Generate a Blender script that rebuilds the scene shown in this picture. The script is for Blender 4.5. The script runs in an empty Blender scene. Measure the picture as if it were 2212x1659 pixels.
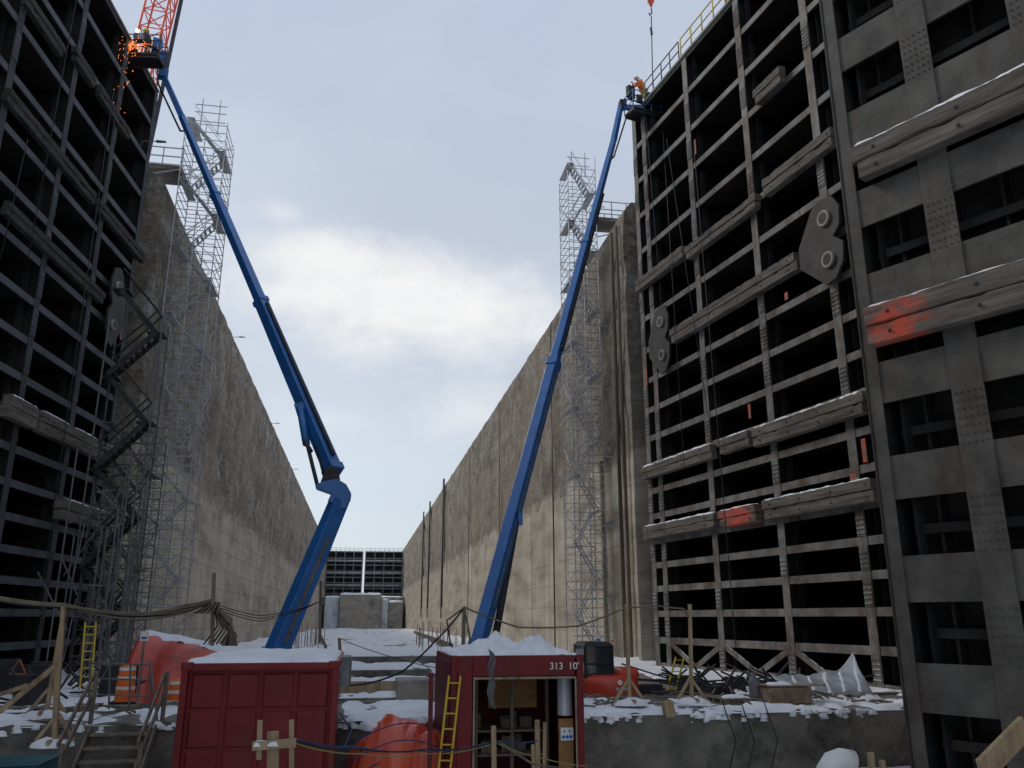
import bpy, math, random, bmesh
from mathutils import Vector, Matrix, noise
random.seed(7)
S=bpy.context.scene
COL=S.collection
# ------------------------------------------------------------------ survey
FPX=1790.0; PITCH=math.radians(15.78); YAW=math.radians(10.09)
def ray(px,py):
    r=px-1106.0; u=829.5-py
    hf=FPX*math.cos(PITCH)-u*math.sin(PITCH); z=u*math.cos(PITCH)+FPX*math.sin(PITCH)
    return Vector((hf*math.sin(YAW)+r*math.cos(YAW), hf*math.cos(YAW)-r*math.sin(YAW), z))
def W(px,py,Y):
    d=ray(px,py); return d*(Y/d.y)
# ------------------------------------------------------------------ materials
def nodes(name):
    m=bpy.data.materials.new(name); m.use_nodes=True
    nt=m.node_tree; b=nt.nodes['Principled BSDF']; return m,nt,b
def N(nt,t,**k):
    n=nt.nodes.new(t)
    for a,v in k.items(): setattr(n,a,v)
    return n
def ramp(nt,fac,stops):
    r=N(nt,'ShaderNodeValToRGB'); e=r.color_ramp.elements
    while len(e)<len(stops): e.new(.5)
    for i,(p,c) in enumerate(stops):
        e[i].position=p; e[i].color=(c[0],c[1],c[2],1) if hasattr(c,'__len__') else (c,c,c,1)
    nt.links.new(fac,r.inputs[0]); return r.outputs[0]
def noi(nt,vec,scale,detail=7,rough=.62,stretch=None,dist=0):
    if stretch:
        mp=N(nt,'ShaderNodeMapping'); mp.inputs['Scale'].default_value=stretch
        nt.links.new(vec,mp.inputs[0]); vec=mp.outputs[0]
    n=N(nt,'ShaderNodeTexNoise'); n.inputs['Scale'].default_value=scale
    n.inputs['Detail'].default_value=detail; n.inputs['Roughness'].default_value=rough
    n.inputs['Distortion'].default_value=dist
    nt.links.new(vec,n.inputs['Vector']); return n.outputs[0]
def mix(nt,fac,a,b,mode='MIX'):
    m=N(nt,'ShaderNodeMix',data_type='RGBA',blend_type=mode)
    for s,v in ((m.inputs[0],fac),(m.inputs[6],a),(m.inputs[7],b)):
        if hasattr(v,'is_linked'): nt.links.new(v,s)
        elif hasattr(v,'__len__'): s.default_value=(v[0],v[1],v[2],1)
        else: s.default_value=v
    return m.outputs[2]
def math_(nt,op,a,b=None,c=None,clamp=False):
    m=N(nt,'ShaderNodeMath',operation=op); m.use_clamp=clamp
    for i,v in enumerate((a,b,c)):
        if v is None: continue
        if hasattr(v,'is_linked'): nt.links.new(v,m.inputs[i])
        else: m.inputs[i].default_value=v
    return m.outputs[0]
def nmat(name,ca,cb,scale=1.5,stretch=(1,1,1),rough=.8,metal=0,bump=.25,bscale=12,cc=None,cscale=.5,ct=(.52,.68),cst=(1,1,1),spec=.3,dist=.03,topsnow=0,bst=None,spray=None):
    m,nt,b=nodes(name)
    g=N(nt,'ShaderNodeNewGeometry'); p=g.outputs['Position']
    col=ramp(nt,noi(nt,p,scale,stretch=stretch),[(.33,ca),(.67,cb)])
    if cc:
        f=ramp(nt,noi(nt,p,cscale,stretch=cst,detail=9,rough=.7),[(ct[0],0),(ct[1],1)])
        col=mix(nt,f,col,cc)
    if spray:
        c,r=spray; vm=N(nt,'ShaderNodeVectorMath',operation='DISTANCE'); nt.links.new(p,vm.inputs[0]); vm.inputs[1].default_value=c
        a=math_(nt,'SUBTRACT',1.0,math_(nt,'DIVIDE',vm.outputs['Value'],r))
        a=math_(nt,'ADD',a,math_(nt,'MULTIPLY',math_(nt,'SUBTRACT',noi(nt,p,1.8,detail=10,rough=.75,stretch=(1,1,2.5)),.5),3.2))
        col=mix(nt,ramp(nt,a,[(.10,0),(.7,.88)]),col,(.7,.09,.045))
    nt.links.new(col,b.inputs['Base Color'])
    if topsnow:
        sp=N(nt,'ShaderNodeSeparateXYZ'); nt.links.new(g.outputs['Normal'],sp.inputs[0])
        up=math_(nt,'GREATER_THAN',sp.outputs[2],.6)
        f=math_(nt,'MULTIPLY',up,ramp(nt,noi(nt,p,1.3,detail=8,rough=.7),[(.5-topsnow*.3,0),(.56-topsnow*.3,1)]))
        nt.links.new(mix(nt,f,col,(.75,.78,.83)),b.inputs['Base Color'])
    b.inputs['Roughness'].default_value=rough; b.inputs['Metallic'].default_value=metal
    b.inputs['Specular IOR Level'].default_value=spec
    if bump:
        bp=N(nt,'ShaderNodeBump'); bp.inputs['Strength'].default_value=bump; bp.inputs['Distance'].default_value=dist
        nt.links.new(noi(nt,p,bscale,stretch=bst),bp.inputs['Height']); nt.links.new(bp.outputs[0],b.inputs['Normal'])
    return m
def emat(name,c,s):
    m,nt,b=nodes(name); b.inputs['Base Color'].default_value=(*c,1)
    b.inputs['Emission Color'].default_value=(*c,1); b.inputs['Emission Strength'].default_value=s
    return m
def wall_mat(name):
    m,nt,b=nodes(name)
    g=N(nt,'ShaderNodeNewGeometry'); p=g.outputs['Position']
    sp=N(nt,'ShaderNodeSeparateXYZ'); nt.links.new(p,sp.inputs[0]); z=sp.outputs[2]; y=sp.outputs[1]
    low=ramp(nt,noi(nt,p,.3,stretch=(1,.5,1.8),detail=10,rough=.65),[(.32,(.28,.24,.18)),(.5,(.46,.405,.32)),(.68,(.58,.535,.45))])
    st=ramp(nt,noi(nt,p,1.0,stretch=(1,.9,.05),detail=6),[(.40,(.62,.59,.55)),(.6,(1,1,1))])
    low=mix(nt,.6,low,st,'MULTIPLY')
    fine=ramp(nt,noi(nt,p,2.2,stretch=(1,.7,1.4),detail=12,rough=.8),[(.38,(.32,.3,.27)),(.5,(.88,.85,.8)),(.62,(1.35,1.3,1.24))])
    big=ramp(nt,noi(nt,p,.28,stretch=(1,.6,1.1),detail=12,rough=.74),[(.33,(.17,.145,.12)),(.45,(.34,.295,.24)),(.55,(.47,.42,.35)),(.68,(.6,.565,.51))])
    up=mix(nt,.85,big,fine,'MULTIPLY')
    st2=ramp(nt,noi(nt,p,.7,stretch=(1,1,.10),detail=9,rough=.72),[(.38,(.5,.46,.42)),(.56,(1,1,1))])
    up=mix(nt,.6,up,st2,'MULTIPLY')
    wh=ramp(nt,noi(nt,p,.55,stretch=(1,.8,.8),detail=13,rough=.84),[(.52,0),(.60,.85)])
    left=math_(nt,'LESS_THAN',sp.outputs[0],0.0)
    wh=math_(nt,'MULTIPLY',wh,math_(nt,'MULTIPLY_ADD',left,.5,.5))
    up=mix(nt,wh,up,(.68,.68,.67))
    hi=ramp(nt,noi(nt,p,.1,detail=3),[(.45,0),(.6,.45)])
    up=mix(nt,hi,up,(.42,.335,.245))
    zz=math_(nt,'ADD',z,math_(nt,'MULTIPLY',noi(nt,p,.45,detail=9,rough=.68,stretch=(1,1,.35)),4.4))
    f=math_(nt,'MULTIPLY_ADD',zz,.85,-.85*10.8,clamp=True)
    col=mix(nt,f,low,up)
    def line(v,period,wd):
        a=math_(nt,'FRACT',math_(nt,'DIVIDE',v,period)); a=math_(nt,'ABSOLUTE',math_(nt,'SUBTRACT',a,.5))
        return math_(nt,'LESS_THAN',a,wd)
    j=math_(nt,'MAXIMUM',math_(nt,'MULTIPLY',line(z,1.52,.022),.45),math_(nt,'MULTIPLY',line(y,12.4,.006),.4))
    jn=math_(nt,'MULTIPLY',j,ramp(nt,noi(nt,p,.7,detail=7),[(.42,0),(.6,1)]))
    col=mix(nt,jn,col,(.07,.06,.05))
    nt.links.new(col,b.inputs['Base Color']); b.inputs['Roughness'].default_value=.92
    h=math_(nt,'SUBTRACT',math_(nt,'MULTIPLY',noi(nt,p,1.3,detail=12,rough=.78),math_(nt,'MULTIPLY_ADD',f,.95,.08)),math_(nt,'MULTIPLY',j,.15))
    bp=N(nt,'ShaderNodeBump'); bp.inputs['Strength'].default_value=1.0; bp.inputs['Distance'].default_value=.7
    nt.links.new(h,bp.inputs['Height']); nt.links.new(bp.outputs[0],b.inputs['Normal'])
    return m
def ground_mat():
    m,nt,b=nodes('snowy_ground')
    g=N(nt,'ShaderNodeNewGeometry'); p=g.outputs['Position']
    dirt=ramp(nt,noi(nt,p,2.2,detail=10),[(.3,(.07,.06,.048)),(.7,(.22,.19,.15))])
    snow=ramp(nt,noi(nt,p,1.2),[(.3,(.74,.76,.8)),(.7,(.88,.89,.91))])
    sp=N(nt,'ShaderNodeSeparateXYZ'); nt.links.new(g.outputs['Normal'],sp.inputs[0])
    f=ramp(nt,noi(nt,p,.5,stretch=(.6,1,1),detail=11,rough=.72),[(.37,0),(.43,1)])
    f=math_(nt,'MULTIPLY',f,math_(nt,'GREATER_THAN',sp.outputs[2],.8))
    nt.links.new(mix(nt,f,dirt,snow),b.inputs['Base Color']); b.inputs['Roughness'].default_value=.85
    bp=N(nt,'ShaderNodeBump'); bp.inputs['Strength'].default_value=.4; bp.inputs['Distance'].default_value=.08
    nt.links.new(noi(nt,p,3,detail=9),bp.inputs['Height']); nt.links.new(bp.outputs[0],b.inputs['Normal'])
    return m
M={}
M['wall']=wall_mat('lock_concrete')
M['ground']=ground_mat()
M['conc']=nmat('concrete',(.10,.093,.08),(.24,.22,.19),1.2,rough=.92,bump=.7,bscale=4,cc=(.05,.045,.04),cscale=.8,dist=.08)
M['concl']=nmat('pale_concrete',(.28,.26,.22),(.42,.39,.34),.6,rough=.92,bump=.4,bscale=2,cc=(.17,.155,.14),cscale=.4)
M['ice']=nmat('ice',(.6,.67,.74),(.82,.87,.92),.8,stretch=(1,1,.2),rough=.4,bump=.6,bscale=2,cc=(.35,.36,.37),cscale=.4,dist=.3)
M['snow']=nmat('snow',(.72,.75,.8),(.88,.89,.91),1.5,rough=.8,bump=.5,bscale=5,dist=.05)
M['steel']=nmat('weathered_steel',(.10,.094,.086),(.26,.246,.226),1.3,rough=.7,bump=.3,bscale=9,cc=(.10,.06,.036),cscale=1.1,ct=(.5,.66),cst=(1,1,.35),topsnow=.12)
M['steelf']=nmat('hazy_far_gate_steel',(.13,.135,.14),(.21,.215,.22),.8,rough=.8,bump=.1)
M['steeld']=nmat('shaded_gate_steel',(.055,.061,.07),(.12,.13,.145),.9,rough=.7,bump=.3,bscale=9,cc=(.05,.03,.02),cscale=.9,ct=(.55,.75),topsnow=0)  # steel colour lowered and blued to paint in the left leaf's shade
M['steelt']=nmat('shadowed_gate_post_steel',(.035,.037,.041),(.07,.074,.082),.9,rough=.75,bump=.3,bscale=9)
M['steeln']=nmat('grey_gate_steel',(.06,.056,.05),(.13,.122,.108),1.2,rough=.7,bump=.5,bscale=7,cc=(.07,.05,.037),cscale=1.0,ct=(.52,.7),cst=(1,1,.5),topsnow=0)
M['skin_plate']=nmat('shade_black_plate',(.004,.004,.005),(.014,.014,.015),.7,rough=.9,bump=.1,spec=.1)  # near-black colour paints the shade deep inside the gate cells
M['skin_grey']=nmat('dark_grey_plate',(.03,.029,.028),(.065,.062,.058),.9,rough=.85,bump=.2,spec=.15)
M['web']=nmat('shaded_web_plate',(.016,.016,.017),(.04,.038,.036),.8,rough=.85,bump=.2,spec=.15)  # darker than the flanges: cell shade put into the web colour
M['plate']=nmat('lifting_plate_steel',(.022,.021,.021),(.06,.057,.053),1.2,rough=.65,bump=.3,cc=(.06,.035,.022),cscale=1.5)
TB=dict(scale=2.0,stretch=(.3,.3,4),rough=.9,bump=.5,bscale=6,bst=(.3,.3,6),cc=(.06,.049,.04),cscale=1.1,cst=(.3,.3,4),ct=(.5,.68),dist=.03)
M['timber']=nmat('fender_timber',(.095,.08,.065),(.215,.19,.163),**TB)
M['timber_near']=nmat('sprayed_fender_timber',(.095,.08,.065),(.215,.19,.163),spray=(W(1955,712,13.9),1.0),**TB)
M['timber_mark']=nmat('marked_fender_timber',(.095,.08,.065),(.215,.19,.163),spray=(W(1612,1110,31.6),1.4),**TB)
M['timberd']=nmat('shaded_fender_timber',(.03,.027,.025),(.085,.078,.072),3,stretch=(.35,.35,5),rough=.9,bump=.6,bscale=6,bst=(.3,.3,5),cc=(.02,.018,.016),cscale=1.2,cst=(.5,.5,6),dist=.04)  # fender timber darkened so the left leaf's shade is in the colour
M['orangep']=nmat('orange_paint',(.55,.08,.04),(.65,.13,.06),2,rough=.7,bump=.1,cc=(.2,.13,.1),cscale=4,ct=(.40,.56))
M['blue']=nmat('blue_paint',(.012,.095,.30),(.022,.14,.40),1.0,rough=.4,bump=.05,cc=(.03,.08,.18),cscale=.9,ct=(.56,.75),spec=.5)
M['black']=nmat('black_rubber',(.012,.012,.013),(.03,.03,.03),2,rough=.6,bump=.1)
M['grey']=nmat('galvanised_steel',(.34,.35,.36),(.52,.53,.54),3,rough=.5,metal=.25,bump=.1)
M['greyd']=nmat('dull_scaffold_steel',(.09,.092,.096),(.19,.19,.195),3,rough=.6,metal=.2,bump=.1)
M['dark']=nmat('dark_steel',(.02,.021,.024),(.05,.05,.055),3,rough=.6,bump=.1)
M['pipe']=nmat('stained_pipe',(.07,.058,.045),(.17,.14,.11),1,stretch=(1,1,.3),rough=.9,bump=.3)
M['red']=nmat('red_container_paint',(.12,.008,.012),(.19,.014,.017),1.3,rough=.5,bump=.15,bscale=6,cc=(.08,.025,.02),cscale=1.3,ct=(.55,.75),cst=(1,1,.3))
M['wood']=nmat('raw_lumber',(.27,.19,.11),(.44,.34,.21),2,stretch=(3,3,.6),rough=.85,bump=.2,cc=(.18,.13,.09),cscale=1.5)
M['woodd']=nmat('weathered_lumber',(.11,.09,.07),(.24,.2,.155),2,stretch=(3,3,.6),rough=.9,bump=.3)
M['ply']=nmat('plywood',(.2,.1,.04),(.33,.18,.07),1.5,stretch=(1,1,4),rough=.8,bump=.15)
M['tarp']=nmat('orange_tarpaulin',(.58,.075,.04),(.74,.14,.07),1.2,rough=.35,bump=.25,bscale=2.2,dist=.08,spec=.5)
M['tarpd']=nmat('dirty_red_tarpaulin',(.42,.045,.028),(.58,.09,.055),1.0,rough=.4,bump=.25,bscale=1.8,dist=.08,cc=(.26,.04,.03),cscale=.7,spec=.45)
M['orange']=nmat('safety_orange',(.75,.14,.02),(.85,.19,.03),3,rough=.6,bump=.1)
M['white']=nmat('white_paint',(.7,.7,.68),(.82,.82,.8),3,rough=.6,bump=.1)
M['yellow']=nmat('yellow_paint',(.5,.36,.03),(.64,.46,.05),3,rough=.55,bump=.1)
M['crane']=nmat('red_crane_paint',(.6,.08,.05),(.75,.13,.08),3,rough=.5,bump=.1)
M['foil']=nmat('silver_tarpaulin',(.25,.265,.28),(.55,.57,.59),1.2,stretch=(1,1,1),rough=.45,metal=.25,bump=.4,bscale=3,dist=.08)
M['rust']=nmat('rusty_steel',(.16,.1,.06),(.45,.4,.32),2,rough=.85,bump=.3,cc=(.12,.05,.025),cscale=2)
M['hose']=nmat('hose_rubber',(.10,.085,.06),(.2,.17,.12),3,rough=.6,bump=.1)
M['hoseb']=nmat('blue_cable',(.015,.04,.12),(.03,.07,.2),3,rough=.5,bump=.1)
M['hosey']=nmat('yellow_cable',(.2,.17,.05),(.3,.25,.08),3,rough=.5,bump=.1)
M['skin']=nmat('skin',(.45,.26,.18),(.52,.31,.22),6,rough=.6,bump=.05)
M['excav']=nmat('orange_red_paint',(.5,.045,.02),(.62,.07,.03),2,rough=.4,bump=.05,spec=.5,cc=(.3,.04,.02),cscale=2)
M['glass']=nmat('cab_glass',(.02,.025,.03),(.04,.05,.06),2,rough=.06,bump=0,spec=.9)
M['signb']=nmat('blue_sign_ink',(.02,.1,.4),(.03,.13,.45),3,rough=.5,bump=0)
M['teal']=nmat('teal_paint',(.015,.07,.085),(.025,.10,.12),3,rough=.5,bump=.1)
M['arc']=emat('welding_arc',(.8,.9,1),30)
M['spark']=emat('glowing_spark',(1,.24,.05),2.2)
# ------------------------------------------------------------------ mesh builder
class MB:
    def __init__(s): s.v=[]; s.f=[]
    def add(s,vs,fs):
        o=len(s.v); s.v+= [Vector(v) for v in vs]; s.f+=[tuple(i+o for i in f) for f in fs]
    def hexa(s,p):
        s.add(p,[(0,3,2,1),(4,5,6,7),(0,1,5,4),(1,2,6,5),(2,3,7,6),(3,0,4,7)])
    def box(s,c,d,rz=0,M3=None):
        c=Vector(c); x,y,z=d[0]/2,d[1]/2,d[2]/2
        R=M3 or Matrix.Rotation(rz,3,'Z')
        s.hexa([c+R@Vector(q) for q in ((-x,-y,-z),(x,-y,-z),(x,y,-z),(-x,y,-z),(-x,-y,z),(x,-y,z),(x,y,z),(-x,y,z))]); return s
    def bx(s,x0,x1,y0,y1,z0,z1):
        return s.box(((x0+x1)/2,(y0+y1)/2,(z0+z1)/2),(x1-x0,y1-y0,z1-z0))
    def beam(s,a,b,w,h,w2=None,h2=None,up=(0,0,1)):
        a=Vector(a); b=Vector(b); d=(b-a).normalized(); up=Vector(up)
        if abs(d.dot(up))>.98: up=Vector((0,1,0))
        x=d.cross(up).normalized(); y=x.cross(d).normalized()
        w2=w if w2 is None else w2; h2=h if h2 is None else h2
        P=[]
        for q,ww,hh in ((a,w,h),(b,w2,h2)):
            P+=[q-x*ww/2-y*hh/2,q+x*ww/2-y*hh/2,q+x*ww/2+y*hh/2,q-x*ww/2+y*hh/2]
        s.hexa(P); return s
    def tube(s,a,b,r,n=6): return s.path([a,b],r,n)
    def path(s,pts,r,n=6):
        pts=[Vector(p) for p in pts]; o=len(s.v); k=len(pts); pr=None
        for i,p in enumerate(pts):
            d=(pts[min(i+1,k-1)]-pts[max(i-1,0)])
            d=d.normalized() if d.length>1e-9 else Vector((0,0,1))
            if pr is None:
                up=Vector((0,0,1)) if abs(d.z)<.9 else Vector((0,1,0)); x=d.cross(up).normalized()
            else: x=(pr-d*pr.dot(d)).normalized()
            pr=x; y=d.cross(x); rr=r[i] if hasattr(r,'__len__') else r
            for j in range(n):
                a=2*math.pi*j/n; s.v.append(p+(x*math.cos(a)+y*math.sin(a))*rr)
        for i in range(k-1):
            for j in range(n):
                a=o+i*n+j; b=o+i*n+(j+1)%n; s.f.append((a,b,b+n,a+n))
        s.f.append(tuple(o+j for j in range(n))[::-1]); s.f.append(tuple(o+(k-1)*n+j for j in range(n)))
        return s
    def rev(s,prof,c,n=16,axis=None):
        c=Vector(c); A=axis or Matrix.Identity(3); o=len(s.v)
        for r,z in prof:
            for j in range(n):
                a=2*math.pi*j/n; s.v.append(c+A@Vector((r*math.cos(a),r*math.sin(a),z)))
        for i in range(len(prof)-1):
            for j in range(n):
                a=o+i*n+j; b=o+i*n+(j+1)%n; s.f.append((a,b,b+n,a+n))
        s.f.append(tuple(o+j for j in range(n))[::-1]); s.f.append(tuple(o+(len(prof)-1)*n+j for j in range(n)))
        return s
    def grid(s,fn,nu,nv):
        o=len(s.v)
        for i in range(nu+1):
            for j in range(nv+1): s.v.append(Vector(fn(i/nu,j/nv)))
        for i in range(nu):
            for j in range(nv):
                a=o+i*(nv+1)+j; s.f.append((a,a+nv+1,a+nv+2,a+1))
        return s
OFF={}
def mk(mb,name,mat,par=None,label=None,cat=None,group=None,smooth=False,bevel=0,kind=None,nrm=True,thick=0):
    me=bpy.data.meshes.new(name)
    xs=[v.x for v in mb.v]; ys=[v.y for v in mb.v]; zs=[v.z for v in mb.v]
    c=Vector(((min(xs)+max(xs))/2,(min(ys)+max(ys))/2,(min(zs)+max(zs))/2 if par else min(zs)))
    me.from_pydata([v-c for v in mb.v],[],mb.f); me.materials.append(M[mat] if isinstance(mat,str) else mat)
    if nrm:
        bm=bmesh.new(); bm.from_mesh(me); bmesh.ops.recalc_face_normals(bm,faces=bm.faces); bm.to_mesh(me); bm.free()
    if smooth: me.polygons.foreach_set('use_smooth',[True]*len(me.polygons))
    ob=bpy.data.objects.new(name,me); COL.objects.link(ob)
    OFF[ob.name]=c
    if par: ob.parent=par; ob.location=c-OFF[par.name]
    else: ob.location=c
    if label: ob['label']=label
    if cat: ob['category']=cat
    if group: ob['group']=group
    if kind: ob['kind']=kind
    if bevel:
        b=ob.modifiers.new('bevel','BEVEL'); b.width=bevel; b.segments=2; b.limit_method='ANGLE'
    if thick:
        t=ob.modifiers.new('thick','SOLIDIFY'); t.thickness=thick
    return ob
def thing(name,label,cat,loc,rz=None,group=None):
    e=bpy.data.objects.new(name,None); e.empty_display_size=.3; COL.objects.link(e)
    e.location=loc; OFF[e.name]=Vector(loc) if rz is None else Vector((0,0,0))
    if rz is not None: e.rotation_euler=(0,0,rz)
    e['label']=label; e['category']=cat
    if group: e['group']=group
    return e
def nz(x,y,z,s): return noise.fractal(Vector((x*s,y*s,z*s)),.7,2.0,5)
def sn(x,y,z,s): return noise.noise(Vector((x*s,y*s,z*s)))
def snow_slab(mb,x0,x1,y0,y1,z,th,n=.06,res=.15,sc=1.5,edge=.2):
    nu=max(4,int((x1-x0)/res)); nv=max(4,int((y1-y0)/res))
    def fn(u,v):
        x=x0+(x1-x0)*u; y=y0+(y1-y0)*v
        e=min(x-x0,x1-x,y-y0,y1-y); k=min(1,max(0,e/edge)); k=math.sqrt(max(0,1-(1-k)**2))
        if e<=1e-5: return (x+nz(x,y,3,3)*.03,y+nz(x,y,9,3)*.03,z-.03)
        return (x,y,z+k*th*(1+.5*nz(x,y,0,.9))+n*nz(x,y,5,sc)*k)
    return mb.grid(fn,nu,nv)
def patchy(mb,x0,x1,y0,y1,z,th,res=.12,sc=.9,bias=.0,seed=0):
    """snow sheet whose thickness follows noise and dips below the surface so the outline is ragged"""
    nu=max(4,int((x1-x0)/res)); nv=max(4,int((y1-y0)/res))
    def fn(u,v):
        x=x0+(x1-x0)*u; y=y0+(y1-y0)*v
        e=min(x-x0,x1-x,y-y0,y1-y); k=min(1,max(0,e/.25))
        h=th*min(1,max(-1.5,(nz(x,y,seed,sc)+bias)*3))+.015*nz(x,y,seed+7,6)
        return (x,y,z-.06*(1-k)+h*k)
    return mb.grid(fn,nu,nv)
def heap(mb,c,rx,ry,h,p=2.2,n=.15,seed=0,rings=18,seg=48,folds=0,soft=False):
    o=len(mb.v); c=Vector(c); F=(lambda x,y,z,s:sn(x,y,z,s)*1.3) if soft else nz
    for i in range(rings+1):
        r=i/rings
        for j in range(seg):
            a=2*math.pi*j/seg; k=r*(1+.12*F(math.cos(a)*2,math.sin(a)*2,seed,1))
            if folds: k*=1+.045*math.sin(a*11+sn(math.cos(a)*2,math.sin(a)*2,seed,1)*5)*r
            x=c.x+rx*k*math.cos(a); y=c.y+ry*k*math.sin(a)
            z=h*(1-r**p)+n*F(x,y,seed+3,1.6)*(1-r*.5)
            if folds:
                wq=1-r**6
                z+=folds*wq*(.5*(1-abs(sn(x+sn(x,y,3,2)*.3,y*.7,seed+9,1.5))*2.4)+.18*(1-abs(sn(x+sn(x,y,5,1.3)*.5,y*.5,seed+2,3.2))*2.4)-.3)
            mb.v.append(Vector((x,y,c.z+max(0,z) if r<1 else c.z-.05)))
    for i in range(rings):
        for j in range(seg):
            a=o+i*seg+j; b=o+i*seg+(j+1)%seg; mb.f.append((a,b,b+seg,a+seg))
    return mb
def text(s,size,loc,rot,mat,par,name='lettering',ext=.004):
    cu=bpy.data.curves.new(name,'FONT'); cu.body=s; cu.size=size; cu.extrude=ext
    o=bpy.data.objects.new('tmp',cu); COL.objects.link(o)
    bpy.context.view_layer.update()
    me=bpy.data.meshes.new_from_object(o.evaluated_get(bpy.context.evaluated_depsgraph_get()))
    bpy.data.objects.remove(o); me.materials.clear(); me.materials.append(M[mat])
    ob=bpy.data.objects.new(name,me); COL.objects.link(ob); ob.parent=par
    ob.location=Vector(loc)-OFF[par.name]; ob.rotation_euler=rot; OFF[ob.name]=Vector(loc)
    return ob
# ------------------------------------------------------------------ camera
cd=bpy.data.cameras.new('camera'); cam=bpy.data.objects.new('camera',cd); COL.objects.link(cam)
cd.sensor_width=36; cd.lens=36*FPX/2212; cd.clip_end=8000; cd.clip_start=.1
cam.location=(0,0,0); cam.rotation_euler=(math.radians(90)+PITCH,0,-YAW); S.camera=cam
# ------------------------------------------------------------------ world
w=bpy.data.worlds.new('World'); S.world=w; w.use_nodes=True; nt=w.node_tree
SUN_EL=math.radians(42); SUN_AZ=math.radians(-50)
bg=nt.nodes['Background']; bg.inputs[1].default_value=.11
sky=N(nt,'ShaderNodeTexSky'); sky.sky_type='NISHITA'; sky.sun_disc=False; sky.sun_elevation=SUN_EL; sky.sun_rotation=SUN_AZ
tc=N(nt,'ShaderNodeTexCoord'); d=tc.outputs['Generated']
sp=N(nt,'ShaderNodeSeparateXYZ'); nt.links.new(d,sp.inputs[0])
ysafe=math_(nt,'MAXIMUM',sp.outputs[1],.05)
u=math_(nt,'DIVIDE',sp.outputs[0],ysafe); v=math_(nt,'DIVIDE',sp.outputs[2],ysafe)
haze=ramp(nt,sp.outputs[2],[(0,(7.8,8.5,8.8)),(.14,(7.0,7.9,8.5)),(.34,(5.5,6.3,7.4)),(.55,(4.8,5.5,6.8)),(1,(4.5,5.3,6.9))])
soft=noi(nt,d,1.2,detail=3,rough=.45,stretch=(1,1,1.6),dist=.3)
haze=mix(nt,ramp(nt,soft,[(.40,0),(.66,.55)]),haze,(4.7,5.1,5.9))
soft2=noi(nt,d,1.9,detail=6,rough=.52,stretch=(1,1,1.6),dist=.3)
haze=mix(nt,ramp(nt,soft2,[(.48,0),(.72,.35)]),haze,(7.2,7.7,8.4))
base=mix(nt,.93,sky.outputs[0],haze)
cn=noi(nt,d,4.2,detail=14,rough=.6,stretch=(1,1,1.7),dist=.3); cn2=noi(nt,d,15,detail=10,rough=.64,stretch=(1,1,1.5),dist=.2)
front=math_(nt,'GREATER_THAN',sp.outputs[1],.1)
def cloud(u0,v0,a,b,k,lo,hi,amp=1,b2=None):
    x=math_(nt,'DIVIDE',math_(nt,'SUBTRACT',u,u0),a); dv_=math_(nt,'SUBTRACT',v,v0)
    y=math_(nt,'DIVIDE',dv_,b)
    if b2: y=math_(nt,'MAXIMUM',y,math_(nt,'DIVIDE',math_(nt,'MULTIPLY',dv_,-1.0),b2))
    r=math_(nt,'SQRT',math_(nt,'ADD',math_(nt,'MULTIPLY',x,x),math_(nt,'MULTIPLY',y,y)))
    s=math_(nt,'SUBTRACT',1.0,r)
    s=math_(nt,'ADD',s,math_(nt,'MULTIPLY',math_(nt,'SUBTRACT',cn,.5),k))
    s=math_(nt,'ADD',s,math_(nt,'MULTIPLY',math_(nt,'SUBTRACT',cn2,.5),k*.45))
    mr=N(nt,'ShaderNodeMapRange'); mr.interpolation_type='SMOOTHSTEP'
    nt.links.new(s,mr.inputs[0]); mr.inputs[1].default_value=lo; mr.inputs[2].default_value=hi; mr.inputs[4].default_value=amp
    return mr.outputs[0]
cs=[cloud(.06,.40,.27,.08,2.0,-.25,.9,1,.09),cloud(-.04,.435,.14,.065,2.0,-.25,.9,.92),cloud(-.12,.50,.06,.03,2.2,.0,1.2,.5),cloud(.04,.40,.36,.13,2.2,-.2,1.8,.55),
    cloud(.13,.25,.10,.05,2.2,-.1,1.3,.6),cloud(-.05,.23,.13,.03,2.2,.1,1.5,.35)]
m_=cs[0]
for c in cs[1:]: m_=math_(nt,'MAXIMUM',m_,c)
m_=math_(nt,'MULTIPLY',m_,front)
shade=ramp(nt,noi(nt,d,5,detail=8,stretch=(1,1,2)),[(.36,(7.7,7.9,8.2)),(.58,(8.6,8.55,8.4))])
fin=mix(nt,math_(nt,'MULTIPLY',m_,.93),base,shade)
nt.links.new(fin,bg.inputs[0])
sd=bpy.data.lights.new('sun','SUN'); sd.energy=1.35; sd.angle=math.radians(14); sd.color=(1,.92,.82)
so=bpy.data.objects.new('sun',sd); COL.objects.link(so)
dirv=Vector((math.sin(SUN_AZ)*math.cos(SUN_EL),math.cos(SUN_AZ)*math.cos(SUN_EL),math.sin(SUN_EL)))
so.rotation_euler=dirv.to_track_quat('Z','Y').to_euler(); so.location=(0,0,60)
S.view_settings.view_transform='Standard'; S.view_settings.look='None'; S.view_settings.exposure=0
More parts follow.
